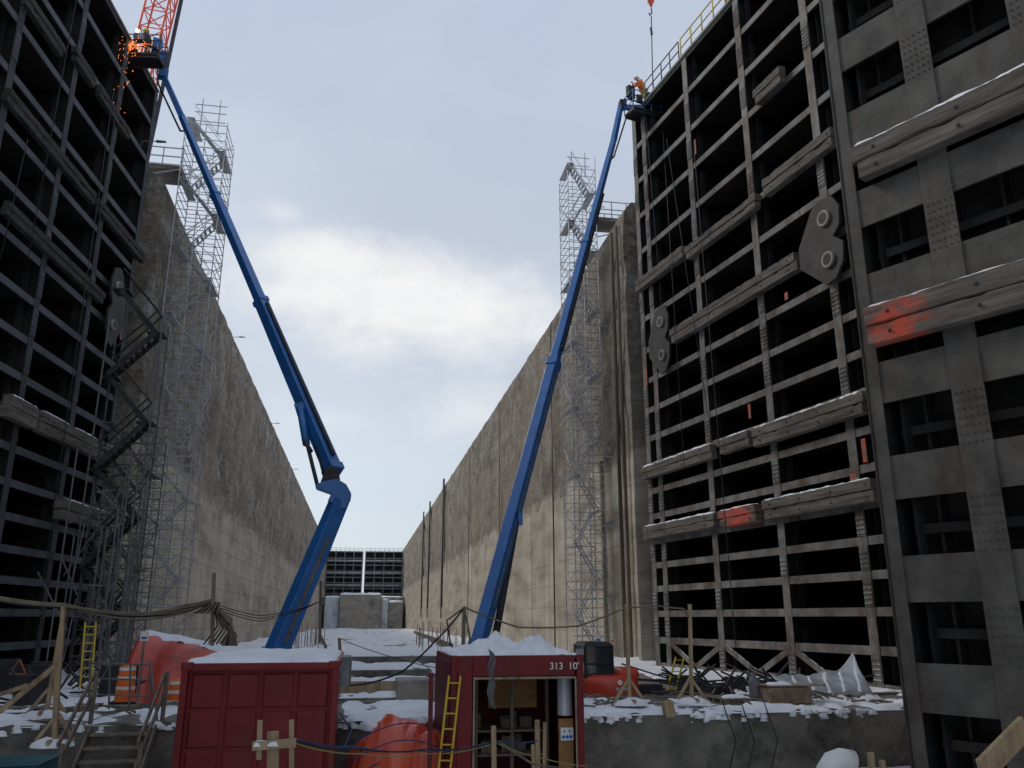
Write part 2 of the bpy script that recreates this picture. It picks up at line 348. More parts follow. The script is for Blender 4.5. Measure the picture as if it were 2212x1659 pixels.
# ------------------------------------------------------------------ ground
def st(t,a,b): t=max(0,min(1,(t-a)/(b-a))); return t*t*(3-2*t)
def gh(x,y):
    n=nz(x,y,0,.35)*.10+nz(x,y,4,1.3)*.045
    hi=-2.12
    k=st(y,38,40)
    if y>=20: k=max(k, 1-st(x,2.6,3.1) if x>1 else st(x,-1.1,-.6))
    if y>=20: k=max(k, st(x,11,11.8), 1-st(x,-6.4,-5.8))
    if y>42: n+=nz(x,y,8,.13)*.3+.15*nz(x,y,8,.5)-.0045*(min(y,262)-42)
    return -3.3+(hi+3.3)*k+n
xs=[-4000,-800,-150,-40,-20]+[-16+.3*i for i in range(120)]+[21,45,150,800,4000]
ys=[-4000,-600,-60,-10,0,6]+[9+.25*i for i in range(140)]+[44+.8*i for i in range(130)]+[148+2*i for i in range(60)]+[320,700,5000]
g=MB()
for x in xs:
    for y in ys: g.v.append(Vector((x,y,gh(x,y))))
ny=len(ys)
for i in range(len(xs)-1):
    for j in range(ny-1):
        a=i*ny+j; g.f.append((a,a+ny,a+ny+1,a+1))
mk(g,'ground','ground',label='snowy rubble and concrete floor of the drained lock',kind='structure',smooth=True,nrm=False)
# concrete ledge
led=thing('concrete_ledge','stained concrete sill ledge dusted with snow across the lock','ledge',(0,20.7,-3.4))
a=MB()
def fr(u,v):
    x=-19+38*u; z=-3.4+1.35*v; return (x,19.0+nz(x,z,0,1.1)*.10,z+(nz(x,3,0,2)*.06 if v==1 else 0))
a.grid(fr,240,10)
def tp(u,v):
    x=-19+38*u; y=19+3.5*v; return (x,y+(nz(x,-2.05,0,1.1)*.10 if v==0 else 0),-2.05+nz(x,3,0,2)*.06*(1 if v==0 else 1))
a.grid(tp,240,4); a.bx(-19,19,22.3,22.6,-3.4,-2.0)
mk(a,'ledge_body','conc',led,nrm=False)
for (x0,x1,y0,y1,th,bi) in [(-15,-5.4,18.95,22.3,.05,.0),(-5.4,-2.8,19.0,22.2,.05,0),(-.4,2.4,18.95,22.3,.07,.25),(4.3,8.2,18.93,22.2,.06,.08),(8.1,15,18.93,22.2,.06,.06)]:
    b=MB(); patchy(b,x0,x1,y0,y1,-2.02,th,.08,1.1,bi,int(x0*3)); mk(b,'snow_patch','snow',led,smooth=True,nrm=False)
b=MB()
for i in range(420):
    x=random.choice([random.uniform(4.5,12),random.uniform(4.5,12),random.uniform(-14,-3),random.uniform(-.3,1.6)]); r=random.uniform(.015,.06)
    y=18.93+nz(x,-2.05,0,1.1)*.10
    if nz(x,0,5,.8)<-.08: continue
    heap(b,(x,y+random.uniform(-.0,.12),-2.06-random.random()**2*.16),r*2.2,r,r*1.1,n=.02,rings=3,seg=7)
mk(b,'snow_fringe','snow',led,smooth=True)['kind']='stuff'
# ------------------------------------------------------------------ lock walls
XL,XR=-11.6,14.0; HW=23.4
def lockwall(side,x,y0,y1,thick,z1,label,par=None):
    t=thing('lock_wall',label,'wall',(x,(y0+y1)/2,-3.5))
    xb=x+side*thick
    a=MB(); nv=int((y1-y0)/.9); r=.9
    prof=[(x,-4.2)]+[(x,-4.2+(z1-r+4.2)*i/22) for i in range(1,23)]+[(x+side*r*(1-math.cos(q)),z1-r+r*math.sin(q)) for q in [math.pi/2*i/5 for i in range(1,6)]]+[(xb,z1),(xb,-4.2)]
    ysn=[y0+(y1-y0)*i/nv for i in range(nv+1)]
    for (px,pz) in prof:
        for y in ysn:
            k=max(0,min(1,(pz-8.5)/1.2)); d_=(.05+.12*k)*nz(y,pz,side*3,.8) if px==x else (.08*nz(y,pz,side*3,.8) if abs(px-x)<2 else 0)
            a.v.append(Vector((px+side*d_,y,pz+(.06*nz(y,0,2,.9) if pz>20 else 0))))
    for i in range(len(prof)-1):
        for j in range(nv):
            q=i*(nv+1)+j; a.f.append((q,q+1,q+nv+2,q+nv+1))
    a.f.append(tuple(i*(nv+1) for i in range(len(prof)))); a.f.append(tuple(i*(nv+1)+nv for i in range(len(prof)))[::-1])
    mk(a,'wall_face','wall',t)
    b=MB(); snow_slab(b,min(x+side*.5,x+side*4),max(x+side*.5,x+side*4),y0,y1,z1+.01,.18,.06,1.5,.8,.4); mk(b,'coping_snow','snow',t,smooth=True,nrm=False)
    return t
rw=lockwall(1,XR,41.8,312,8,HW,'long weathered concrete lock wall with pale lower band and slots')
lw=lockwall(-1,XL,43.6,312,8,HW+.2,'long stained concrete lock wall with pale lower band')
lockwall(1,18.2,-30,41.7,6,HW,'recessed concrete wall behind the open gate leaf')
lockwall(-1,-15.4,-30,43.5,6,HW,'recessed concrete wall behind the dark gate leaf')
for y,ww in ((145,1.0),(175,.9),(193,.9)):
    b=MB(); b.bx(XR-.4,XR-.2,y,y+ww,2,HW+.3); mk(b,'slot_guide','dark',rw)
    b=MB(); b.bx(XR-.46,XR-.2,y+ww+.02,y+ww+.3,0,HW+.4); mk(b,'slot_jamb','concl',rw)
for y,r in ((43.6,.11),(42.6,.09)):
    b=MB(); b.tube((XR-.22,y,-2),(XR-.22,y,HW-1.2),r,8); mk(b,'drain_pipe','pipe',rw,smooth=True)
for y in (60,84.8,110):
    b=MB(); b.bx(XR-.26,XR-.2,y,y+.1,-2,HW-1.2); mk(b,'joint_cover','pipe',rw)
b=MB(); b.bx(XL-.05,XL+.16,43.7,300,-4.1,8.8); mk(b,'lower_lining','wall',lw,bevel=.05)
b=MB(); b.bx(XR-.18,XR+.05,47.5,300,-4.1,9.1); mk(b,'lower_lining','wall',rw,bevel=.05)
for y in (40.5,72,106,140):
    t=thing('wall_lamp','small grey lamp on a bracket over the wall edge','lamp',(XL-.6,y,HW),group='lamps along the lock wall top')
    b=MB(); b.path([(XL-.6,y,HW),(XL-.55,y,HW+.3),(XL+.1,y,HW+.35)],.03); mk(b,'bracket','greyd',t,smooth=True)
    b=MB(); b.beam((XL+.1,y,HW+.35),(XL+.6,y,HW+.37),.2,.09,.14,.05); mk(b,'lamp_head','greyd',t,bevel=.02)
# ------------------------------------------------------------------ gate leaves
class Leaf: pass
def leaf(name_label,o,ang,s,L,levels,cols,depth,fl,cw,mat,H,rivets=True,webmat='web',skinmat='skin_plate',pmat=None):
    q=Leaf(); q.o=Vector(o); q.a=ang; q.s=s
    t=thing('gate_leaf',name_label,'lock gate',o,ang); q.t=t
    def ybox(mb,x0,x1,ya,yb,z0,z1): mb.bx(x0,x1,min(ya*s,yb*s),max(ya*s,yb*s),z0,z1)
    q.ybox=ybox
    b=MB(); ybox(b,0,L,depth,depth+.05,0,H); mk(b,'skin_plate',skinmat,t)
    for i,z in enumerate(levels):
        f=fl[i] if hasattr(fl,'__len__') else fl
        b=MB(); ybox(b,.03,L-.03,-.03,.028,z-f/2,z+f/2); g_=mk(b,'girder',mat,t)
        b=MB(); ybox(b,.03,L-.03,.03,depth-.01,z-.02,z+.02); mk(b,'girder_web',webmat,g_)
    for c in cols:
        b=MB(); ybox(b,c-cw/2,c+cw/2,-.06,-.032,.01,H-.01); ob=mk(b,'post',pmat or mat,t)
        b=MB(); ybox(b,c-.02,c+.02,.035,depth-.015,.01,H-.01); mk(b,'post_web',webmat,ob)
        b=MB(); ybox(b,c+.3,c+.36,.25,.5,.05,H-.05); mk(b,'stiffener',webmat,t)
        if rivets:
            for i,z in enumerate(levels[:-1]):
                z2=levels[i+1]
                if random.random()<.35: continue
                b=MB()
                zc=(z+z2)/2; hh=min(.55,(z2-z)*.36)
                ybox(b,c-cw*.46,c+cw*.46,-.085,-.062,zc-hh,zc+hh)
                n=int(hh*2/.16)
                for r_ in range(n):
                    for k in (-.34,-.12,.12,.34):
                        x=c+k*cw; zz=zc-hh+.08+r_*.16; y=-.084*s; R=.034
                        b.add([(x-R,y,zz-R),(x+R,y,zz-R),(x+R,y,zz+R),(x-R,y,zz+R),(x-R*.5,y-.03*s,zz-R*.5),(x+R*.5,y-.03*s,zz-R*.5),(x+R*.5,y-.03*s,zz+R*.5),(x-R*.5,y-.03*s,zz+R*.5)],[(0,3,2,1),(4,5,6,7),(0,1,5,4),(1,2,6,5),(2,3,7,6),(3,0,4,7)])
                mk(b,'splice_plate',mat,ob)
    return q
def uz(q,px,py):
    dr=ray(px,py); n=Vector((-math.sin(q.a),math.cos(q.a),0)); t=q.o.dot(n)/dr.dot(n); p=dr*t-q.o
    return p.dot(Vector((math.cos(q.a),math.sin(q.a),0))), p.z
def timber(q,p0,p1,h=.7,pr=.32,mat='timber',lay=2,snow=.05,ext=0,wear=.4):
    """squared fender baulks stacked in two courses, worn and chipped, bolted to the leaf"""
    u0,z0=uz(q,*p0); u1,z1=uz(q,*p1); z=(z0+z1)/2; u0,u1=min(u0,u1),max(u0,u1)+ext
    b=MB(); s=q.s; n=max(4,int((u1-u0)/.16)); hh=h/lay; rs=random.randint(0,99)
    for k in range(lay):
        za=z-h+k*hh; e0=u0+(random.uniform(0,.14) if k==0 else 0); w_=pr*(1 if k else .9+.1*random.random())
        e1=u1-random.uniform(0,.2); o=len(b.v)
        for i in range(n+1):
            x=e0+(e1-e0)*i/n; d=(sn(x,k*3.1,rs,.9)*.02+sn(x,k,rs,4)*.012)*wear; d2=sn(x,k*7.1,rs+5,1.0)*.008
            chip=max(0,sn(x,rs,k,2.3)-.16)*.28*wear; chip2=max(0,sn(x,rs+7,k,1.7)-.18)*.25*wear
            y0=-.065*s; y1=-(.065+w_+d)*s
            b.v+=[Vector((x,y0,za+.01)),Vector((x,y1+(.015+chip2)*s,za+.012+d2)),Vector((x,y1+chip2*.3*s,za+.035+chip2*.8+d2)),Vector((x,y1+chip*.3*s,za+hh-.03-chip*.7+d2)),Vector((x,y1+(.02+chip)*s,za+hh-.006+d2)),Vector((x,y0,za+hh))]
        for i in range(n):
            for j in range(6):
                a=o+i*6+j; c=o+i*6+(j+1)%6; b.f.append((a,c,c+6,a+6))
        b.f.append(tuple(o+j for j in range(6))); b.f.append(tuple(o+n*6+j for j in range(6))[::-1])
    ob=mk(b,'fender_timber',mat,q.t)
    b=MB(); x=u0+.5
    while x<u1-.3:
        for zz in (z-h*.25,z-h*.75): b.rev([(.04,0),(.04,.015),(.02,.02)],(x,-(.06+pr+.008)*s,zz),8,Matrix.Rotation(math.radians(90*s),3,'X'))
        x+=1.7
    if b.v: mk(b,'timber_bolts','dark',ob)['kind']='stuff'
    if snow:
        b=MB(); y0,y1=sorted((-.08*s,-(.06+pr)*s)); snow_slab(b,u0+.03,u1-.2,y0,y1,z-.008,snow,snow*.7,.12,2.0,.08)
        mk(b,'timber_snow','snow',ob,smooth=True,nrm=False)
    return ob
def lift_plate(q,px,py,w,h,mat):
    u,z=uz(q,px,py); s=q.s; b=MB()
    pts=[(-.12*w,.44*h),(.08*w,.5*h),(.36*w,.46*h),(.5*w,.30*h),(.46*w,.09*h),(.30*w,.0),(.5*w,-.12*h),(.46*w,-.33*h),(.27*w,-.48*h),(.05*w,-.5*h),(-.5*w,-.17*h),(-.5*w,.08*h)]
    n=len(pts); ya=-.3*s; yb=-.4*s
    b.add([(u+x,ya,z+y) for x,y in pts]+[(u+x,yb,z+y) for x,y in pts],[tuple(range(n))[::-1],tuple(range(n,2*n))]+[(i,(i+1)%n,(i+1)%n+n,i+n) for i in range(n)])
    for dz in (.45*h*.5,-.5*h*.45): b.box((u,-.18*s,z+dz),(.3,.24,.3))
    ob=mk(b,'lifting_plate',mat,q.t,label='dark many-sided lifting plate with two pin holes')
    A=Matrix.Rotation(math.radians(90),3,'X')
    for dz in (.25*h,-.24*h):
        b=MB(); R=.13*w
        b.rev([(R*.72,0),(R*.72,.1),(R,.1),(R,0)],(u+.17*w,yb-.005*s+(0.0 if s>0 else .1),z+dz),18,A); mk(b,'pin_boss','concl',ob,smooth=False)
        b=MB(); b.rev([(R*.7,0),(R*.7,.104)],(u+.17*w,yb-.005*s+(0.0 if s>0 else .1),z+dz),16,A); mk(b,'pin_hole','black',ob)
ZG=-2.15
lev=[0,1.15,2.35,3.5,4.6,5.75,6.95,8.2,9.5,10.85,12.3,13.85,15.5,17.25,19.1,21.1,23.2,25.3,27.45,29.5]
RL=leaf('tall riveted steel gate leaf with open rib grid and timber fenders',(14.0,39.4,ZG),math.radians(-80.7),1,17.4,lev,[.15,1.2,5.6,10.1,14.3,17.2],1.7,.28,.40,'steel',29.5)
for (a0,a1) in ((5.6,7.9),(10.1,7.9),(10.1,12.2),(1.2,3.4),(5.6,3.4)):
    b=MB(); b.beam((a0,-.02,1.1),(a1,-.02,.1),.22,.05,up=(0,1,0)); mk(b,'bottom_brace','steel',RL.t)
for p0,p1,sn_ in [((1385,605),(1490,535),.02),((1493,535),(1650,420),.02),((1662,388),(1815,278),.02),((1460,712),(1738,545),.02),((1398,1005),(1555,965),.06),((1565,950),(1634,932),.06),((1640,928),(1882,845),.06),((1403,1140),(1560,1105),.05),((1662,1085),(1903,1030),.05),((1640,190),(1700,155),.02)]:
    timber(RL,p0,p1,.64 if p1[0]<1700 else .76,.32,snow=sn_,wear=.6)
timber(RL,(1570,1105),(1655,1088),.7,.4,'timber_mark')
lift_plate(RL,1790,530,2.3,3.3,'plate'); lift_plate(RL,1438,738,2.0,3.5,'plate')
for px,py,w_,h_ in ((1870,1000,.5,.8),(1398,835,.5,.9),(1622,905,.4,.6),(1505,335,.3,.8),(1843,1050,.8,.4),(1700,650,.5,.3)):
    b=MB(); u_,z_=uz(RL,px,py); b.bx(u_,u_+w_*.4,-.1,-.088,z_,z_+h_); mk(b,'paint_mark','orangep',RL.t)
b=MB(); b.bx(0,17.4,-.15,1.9,29.5,29.62); mk(b,'walkway','concl',RL.t)
for i,(x0,x1,mt) in enumerate(((1.6,5.2,'greyd'),(5.4,9.4,'yellow'),(9.5,14,'yellow'))):
    b=MB(); n=4
    for k in range(n+1):
        x=x0+(x1-x0)*k/n; b.tube((x,-.05,29.6),(x,-.05,30.75),.035)
    for z in (30.75,30.2): b.tube((x0,-.05,z),(x1,-.05,z),.035)
    mk(b,'guard_rail',mt,RL.t,smooth=True)
# left leaf
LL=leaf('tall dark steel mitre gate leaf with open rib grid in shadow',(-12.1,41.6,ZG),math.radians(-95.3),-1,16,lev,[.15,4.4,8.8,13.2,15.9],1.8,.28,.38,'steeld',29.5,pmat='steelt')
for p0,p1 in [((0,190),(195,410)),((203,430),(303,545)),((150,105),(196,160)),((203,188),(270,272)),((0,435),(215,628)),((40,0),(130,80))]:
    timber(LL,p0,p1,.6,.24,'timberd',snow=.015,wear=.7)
for p0,p1 in [((0,850),(64,880)),((70,892),(238,965)),((112,1078),(214,1102))]:
    timber(LL,p0,p1,.85,.32,'timber',snow=.05)
lift_plate(LL,235,665,1.9,3.9,'plate')
b=MB(); u_,z_=uz(LL,258,735); b.bx(u_,u_+.25,.09,.1,z_,z_+1.0); mk(b,'paint_mark','orangep',LL.t)
b=MB(); b.bx(0,16,-1.9,.12,29.5,29.62); mk(b,'walkway','conc',LL.t)
# near right leaf
lv=[.25+1.9*i for i in range(0,17)]
NR=leaf('close dark grey gate leaf with wide plates and thick timber fenders',(9.9,14.54,-3.35),math.radians(-63.6),1,9,lv,[.12],.85,.84,.26,'steeln',31.4,rivets=False,skinmat='skin_grey')
ua=uz(NR,2118,1000)[0]
for c_,w_ in ((ua,.58),(ua+2.05,.6),(ua+4.1,.6)):
    b=MB(); NR.ybox(b,c_-w_/2,c_+w_/2,-.06,-.033,.01,31.3); ob=mk(b,'post','steeln',NR.t)
    b=MB(); NR.ybox(b,c_-.02,c_+.02,.035,.83,.01,31.3); mk(b,'post_web','web',ob)
    b=MB()
    for i,z in enumerate(lv[:-1]):
        for r_ in range(7):
            for k in (-.38,-.2,0,.2,.38):
                x=c_+k*w_; zz=z+.45+r_*.155; b.rev([(.026,0),(.018,.018)],(x,-.060,zz),6,Matrix.Rotation(math.radians(90),3,'X'))
    mk(b,'rivet_rows','steeln',ob)['kind']='stuff'
for z in lv[:-1]:
    b=MB(); NR.ybox(b,.3,8.8,.42,.48,z+.84,z+1.02); NR.ybox(b,.3,8.8,.48,.83,z+.92,z+.94); mk(b,'inner_rib','plate',NR.t)
for xx in (.75,ua+.9):
    b=MB(); NR.ybox(b,xx,xx+.06,.52,.83,0,31.3); mk(b,'inner_stiffener','plate',NR.t)
b=MB(); NR.ybox(b,-.06,-.02,-.08,.9,0,31.3); mk(b,'edge_plate','plate',NR.t)
timber(NR,(1852,325),(2212,165),.8,.24,snow=.06,ext=4,wear=.5)
timber(NR,(1882,672),(2212,572),.82,.25,'timber_near',snow=.03,ext=4,wear=.5)
def rope(p,label='thin dark hoisting rope hanging down the gate',mat='dark',r=.018,cat='rope',grp=None,name='hanging_rope'):
    b=MB(); b.path(p,r,5); return mk(b,name,mat,label=label,cat=cat,group=grp,smooth=True)
for a0,a1,ya,yb in [((1430,250),(1478,1010),37,34),((1500,330),(1590,1400),33,30),((1440,300),(1530,900),36,33),((1395,250),(1445,860),37.5,37)]:
    rope([W(*a0,ya),W(*a1,yb)],grp='ropes hanging on the gates')
for a0,a1,ya,yb in [((165,0),(60,560),30,31),((262,160),(150,900),36,35),((245,200),(90,1280),35,32),((60,300),(0,560),29,29)]:
    rope([W(*a0,ya),W(*a1,yb)],grp='ropes hanging on the gates')
def fargate(x0,ang,L):
    lv2=[0,1.7,3.4,5.2,7.0,9.0,11,13.2,15.4]
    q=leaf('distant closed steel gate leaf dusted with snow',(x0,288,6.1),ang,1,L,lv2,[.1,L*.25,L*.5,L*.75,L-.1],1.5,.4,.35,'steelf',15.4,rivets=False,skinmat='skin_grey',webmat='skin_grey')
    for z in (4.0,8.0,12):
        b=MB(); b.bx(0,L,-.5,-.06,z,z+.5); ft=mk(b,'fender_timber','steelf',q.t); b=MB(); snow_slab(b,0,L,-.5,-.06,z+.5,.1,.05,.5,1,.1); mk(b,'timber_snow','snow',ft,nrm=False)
    b=MB()
    for k in range(9): b.tube((L*k/8,0,15.4),(L*k/8,0,16.6),.05)
    b.tube((0,0,16.6),(L,0,16.6),.05); b.tube((0,0,16.0),(L,0,16.0),.05); mk(b,'guard_rail','greyd',q.t)
fargate(-11.5,math.radians(3),11.9); fargate(1.2,math.radians(-3),12.6)
t=thing('upper_sill','concrete sill wall coated with ice at the far gates','wall',(1,275,-4))
b=MB(); b.grid(lambda a_,c_:(-11.4+25.2*a_,268+nz(a_*30,c_*4,0,1)*.6,-4+10.3*c_),80,14); b.bx(-11.4,13.8,268.7,290,-4,6.2); mk(b,'sill_face','concl',t)
b=MB(); snow_slab(b,-11.4,13.8,268.2,287,6.25,.4,.1,1.8,.5,.3); mk(b,'sill_snow','snow',t,smooth=True,nrm=False)
t=thing('concrete_pier','pale concrete block standing before the far sill with snow cap','pier',(0,262,-4))
b=MB(); b.bx(-5.8,6.4,258,267.5,-4,6.7); mk(b,'block','concl',t,bevel=.3)
b=MB(); snow_slab(b,-5.8,6.4,258,267.5,6.7,.5,.1,.4,1,.5); mk(b,'snow_cap','snow',t,smooth=True,nrm=False)
for x0,x1,m_m,zt in ((-10.2,-5.9,'ice',5.9),(6.5,8.6,'ice',5.2),(8.7,13.0,'concl',4.6)):
    b=MB(); b.bx(x0,x1,261,267.6,-4,zt); mk(b,'side_block',m_m,t,bevel=.3)
    b=MB(); snow_slab(b,x0,x1,261,267.6,zt,.5,.1,.4,1,.5); mk(b,'snow_cap','snow',t,smooth=True,nrm=False)
for (x0,x1,y0,y1,z) in [(-.5,2.6,23.0,24.3,-1.98),(-.3,2.5,26.6,29.2,-1.92),(-.8,2.8,33,37,-1.86),(-4.5,6.5,44,50,-1.84)]:
    t=thing('floor_slab','low concrete floor slab with snow on top','slab',((x0+x1)/2,(y0+y1)/2,-2.3),group='snowy floor slabs')
    b=MB(); b.bx(x0,x1,y0,y1,-2.3,z); mk(b,'slab','conc',t,bevel=.03)
    b=MB(); patchy(b,x0+.02,x1-.02,y0+.02,y1-.1,z+.03,.07,.12 if y1<40 else .4,.7,.4,int(y0)); mk(b,'snow_cover','snow',t,smooth=True,nrm=False)
b=MB(); b.bx(W(857,1480,23)[0],W(942,1480,23)[0],22.8,24,-2.1,W(900,1468,23)[2]); mk(b,'concrete_block','concl',label='small pale concrete block on the snowy floor',cat='block',bevel=.03)
b=MB(); b.bx(-.5,2.5,25.2,25.26,-2.1,-1.72)
for k in range(6): b.bx(-.4+k*.55,-.32+k*.55,25.1,25.2,-2.1,-1.74)
mk(b,'timber_formwork','wood',label='brown timber formwork board across the floor',cat='formwork')
for p,q_ in (((6.5,60),(9.5,150)),((-2,58),(-6,140))):
    b=MB(); b.beam((p[0],p[1],-2.0),(q_[0],q_[1],-2.35),.1,.6); mk(b,'timber_formwork','woodd',label='long low timber formwork on the snowy floor',cat='formwork')
b=MB()
for k in range(60):
    x=random.uniform(4.5,7.5) if k%2 else random.uniform(-5.5,-2.5); y=random.uniform(58,75); b.tube((x,y,-2.2),(x+random.uniform(-.05,.05),y,random.uniform(-1.0,-.2)),.025,4)
mk(b,'rebar_field','rust',label='upright reinforcing bars on the lock floor',cat='rebar',kind='stuff')
# ------------------------------------------------------------------ scaffolds
def scaffold(x0,x1,y0,y1,z0,z1,mat,label,stairs=True,lift=2.0,r=.03,mid=True):
    t=thing('scaffold_tower',label,'scaffold',((x0+x1)/2,(y0+y1)/2,z0))
    X=[x0,(x0+x1)/2,x1] if mid else [x0,x1]; Y=[y0,y1]
    for x in X:
        for y in Y:
            b=MB(); b.tube((x,y,z0),(x,y,z1+random.uniform(-.6,.6)),r,6)
            n=int((z1-z0)/lift)
            for k in range(1,n): b.tube((x,y,z0+k*lift-.05),(x,y,z0+k*lift+.05),r*1.7,6)
            mk(b,'standard',mat,t,smooth=True)
    n=int((z1-z0)/lift)
    for k in range(n):
        z=z0+k*lift; b=MB()
        for dz in (.15,.65,1.15,1.65):
            for y in Y: b.tube((x0,y,z+dz),(x1,y,z+dz),r*.8,5)
            for x in (x0,x1): b.tube((x,y0,z+dz),(x,y1,z+dz),r*.8,5)
        b.tube(((x0+x1)/2,y0,z+.15),((x0+x1)/2,y1,z+.15),r*.8,5)
        if k%2: b.tube((x0,y0,z),(x1,y0,z+lift),r*.7,5); b.tube((x0,y1,z+lift),(x1,y1,z),r*.7,5); b.tube((x0,y0,z),(x0,y1,z+lift),r*.7,5)
        else: b.tube((x0,y0,z+lift),(x1,y0,z),r*.7,5); b.tube((x0,y1,z),(x1,y1,z+lift),r*.7,5); b.tube((x1,y0,z),(x1,y1,z+lift),r*.7,5)
        mk(b,'bay_frame',mat,t,smooth=True)
        if stairs:
            b=MB(); fl=k%2; ya=y0+.25+(.9 if fl else 0); yb=ya+.7
            xa,xb=(x0+.35,x1-.35) if fl else (x1-.35,x0+.35)
            for y in (ya,yb):
                b.beam((xa,y,z+.1),(xb,y,z+lift+.05),.04,.07)
                b.tube((xa,y,z+1.05),(xb,y,z+lift+1.0),r*.7,5)
            for i in range(8):
                q_=(i+.5)/8; b.box((xa+(xb-xa)*q_,(ya+yb)/2,z+.1+(lift-.05)*q_),(.14,yb-ya,.025))
            mk(b,'stair_flight',mat,t)
            b=MB(); e=x1 if fl else x0; b.bx(min(e,e-.45*(1 if fl else -1)),max(e,e-.45*(1 if fl else -1)),y0,y1,z+lift+.02,z+lift+.045); mk(b,'landing',mat,t)
    return t
s1=scaffold(11.7,13.5,45.6,47.9,-2.1,27.9,'grey','tall galvanised scaffold stair tower against the pale concrete wall')
for k in range(5,28,4):
    for y in (45.6,47.9):
        b=MB(); b.tube((13.5,y,k),(14.05,y,k),.035,5); mk(b,'wall_tie','grey',s1)
def bridge(t,x0,x1,y0,y1,z,mat,m2='timber'):
    b=MB(); b.bx(x0,x1,y0,y1,z-.25,z); mk(b,'gangway_deck',m2,t)
    b=MB()
    for y in (y0,y1):
        for zz in (z+.55,z+1.1): b.tube((x0,y,zz),(x1,y,zz),.04,5)
        for k in range(5): x=x0+(x1-x0)*k/4; b.tube((x,y,z),(x,y,z+1.1),.04,5)
    b.tube((x0,y0,z-1.4),(x1,y0,z-.2),.04,5)
    mk(b,'gangway_rail',mat,t)
bridge(s1,13.6,17.5,45.8,47.4,24.4,'grey')
s2=scaffold(-11.2,-8.9,44.6,47.2,-2.1,27.9,'grey','tall galvanised scaffold stair tower beside the stained wall')
bridge(s2,-15.5,-11.2,44.9,46.8,24.9,'grey')
b=MB()
for x in (-10.6,-9.6): b.tube((x,45.5,27.5),(x,45.5,29.8),.04,5)
for z in (28.3,28.9,29.4): b.tube((-11.0,45.5,z),(-9.2,45.5,z),.03,5)
mk(b,'top_mast','grey',s2)
b=MB()
for x in (12.2,13.1): b.tube((x,46.5,27.5),(x,46.5,29.3),.04,5)
for z in (28.3,28.9): b.tube((11.9,46.5,z),(13.4,46.5,z),.03,5)
mk(b,'top_mast','grey',s1)
s3=scaffold(-11.0,-8.9,36.4,38.8,-2.1,7.9,'greyd','dull scaffold stair tower with dark steel stairs')
t=thing('steel_stair','dark zigzag steel stair clamped to the scaffold','stair',(-10,38.6,-2.1))
pz=-2.0
for k in range(8):
    xa,xb=(-10.9,-9.2) if k%2==0 else (-9.2,-10.9); y=35.9+(k%2)*.25
    b=MB()
    for yy in (y,y+.75):
        b.beam((xa,yy,pz),(xb,yy,pz+1.95),.07,.2)
        b.tube((xa,yy,pz+1),(xb,yy,pz+2.95),.04,5)
    for i in range(8):
        q_=(i+.5)/8; b.box((xa+(xb-xa)*q_,y+.375,pz+1.95*q_),(.22,.75,.04))
    b.bx(xb-.35,xb+.35,y-.05,y+.85,pz+1.93,pz+1.99)
    mk(b,'stair_flight','dark',t); pz+=1.98
for x in (-11.1,-8.95):
    for yy in (35.8,37.0):
        b=MB(); b.tube((x,yy,-2.1),(x,yy,12.5),.04,6); mk(b,'stair_post','greyd',t)
t=thing('shoring_frame','tangle of dull shoring tubes and props','shoring',(-9.8,34.5,-2.1))
b=MB()
for k in range(40):
    x=random.uniform(-11.2,-8.6); y=random.uniform(33.6,35.6); z=random.uniform(-2,5)
    if k%3==0: b.tube((x,y,-2.1),(x,y,random.uniform(2,7)),.035,5)
    elif k%3==1: b.tube((x,y,z),(x+random.uniform(-2.2,2.2),y+random.uniform(-1,1),z+random.uniform(-.3,.3)),.03,5)
    else: b.tube((x,y,z),(x+random.uniform(-1.6,1.6),y,z+random.uniform(1,2.6)),.03,5)
mk(b,'prop_tubes','greyd',t)['kind']='stuff'
# ------------------------------------------------------------------ people
def skinmesh(verts,edges,rad,name,mat,par,sub=1):
    me=bpy.data.meshes.new(name); me.from_pydata([Vector(v) for v in verts],edges,[])
    ob=bpy.data.objects.new('tmp_skin',me); COL.objects.link(ob)
    ob.modifiers.new('s','SKIN')
    sv=me.skin_vertices[0].data
    for i,r in enumerate(rad): sv[i].radius=(r,r)
    sv[0].use_root=True
    ss=ob.modifiers.new('b','SUBSURF'); ss.levels=sub; ss.render_levels=sub
    bpy.context.view_layer.update()
    m2=bpy.data.meshes.new_from_object(ob.evaluated_get(bpy.context.evaluated_depsgraph_get()))
    bpy.data.objects.remove(ob)
    m2.materials.clear(); m2.materials.append(M[mat]); m2.polygons.foreach_set('use_smooth',[True]*len(m2.polygons))
    o=bpy.data.objects.new(name,m2); COL.objects.link(o); o.parent=par; OFF[o.name]=Vector((0,0,0))
    return o
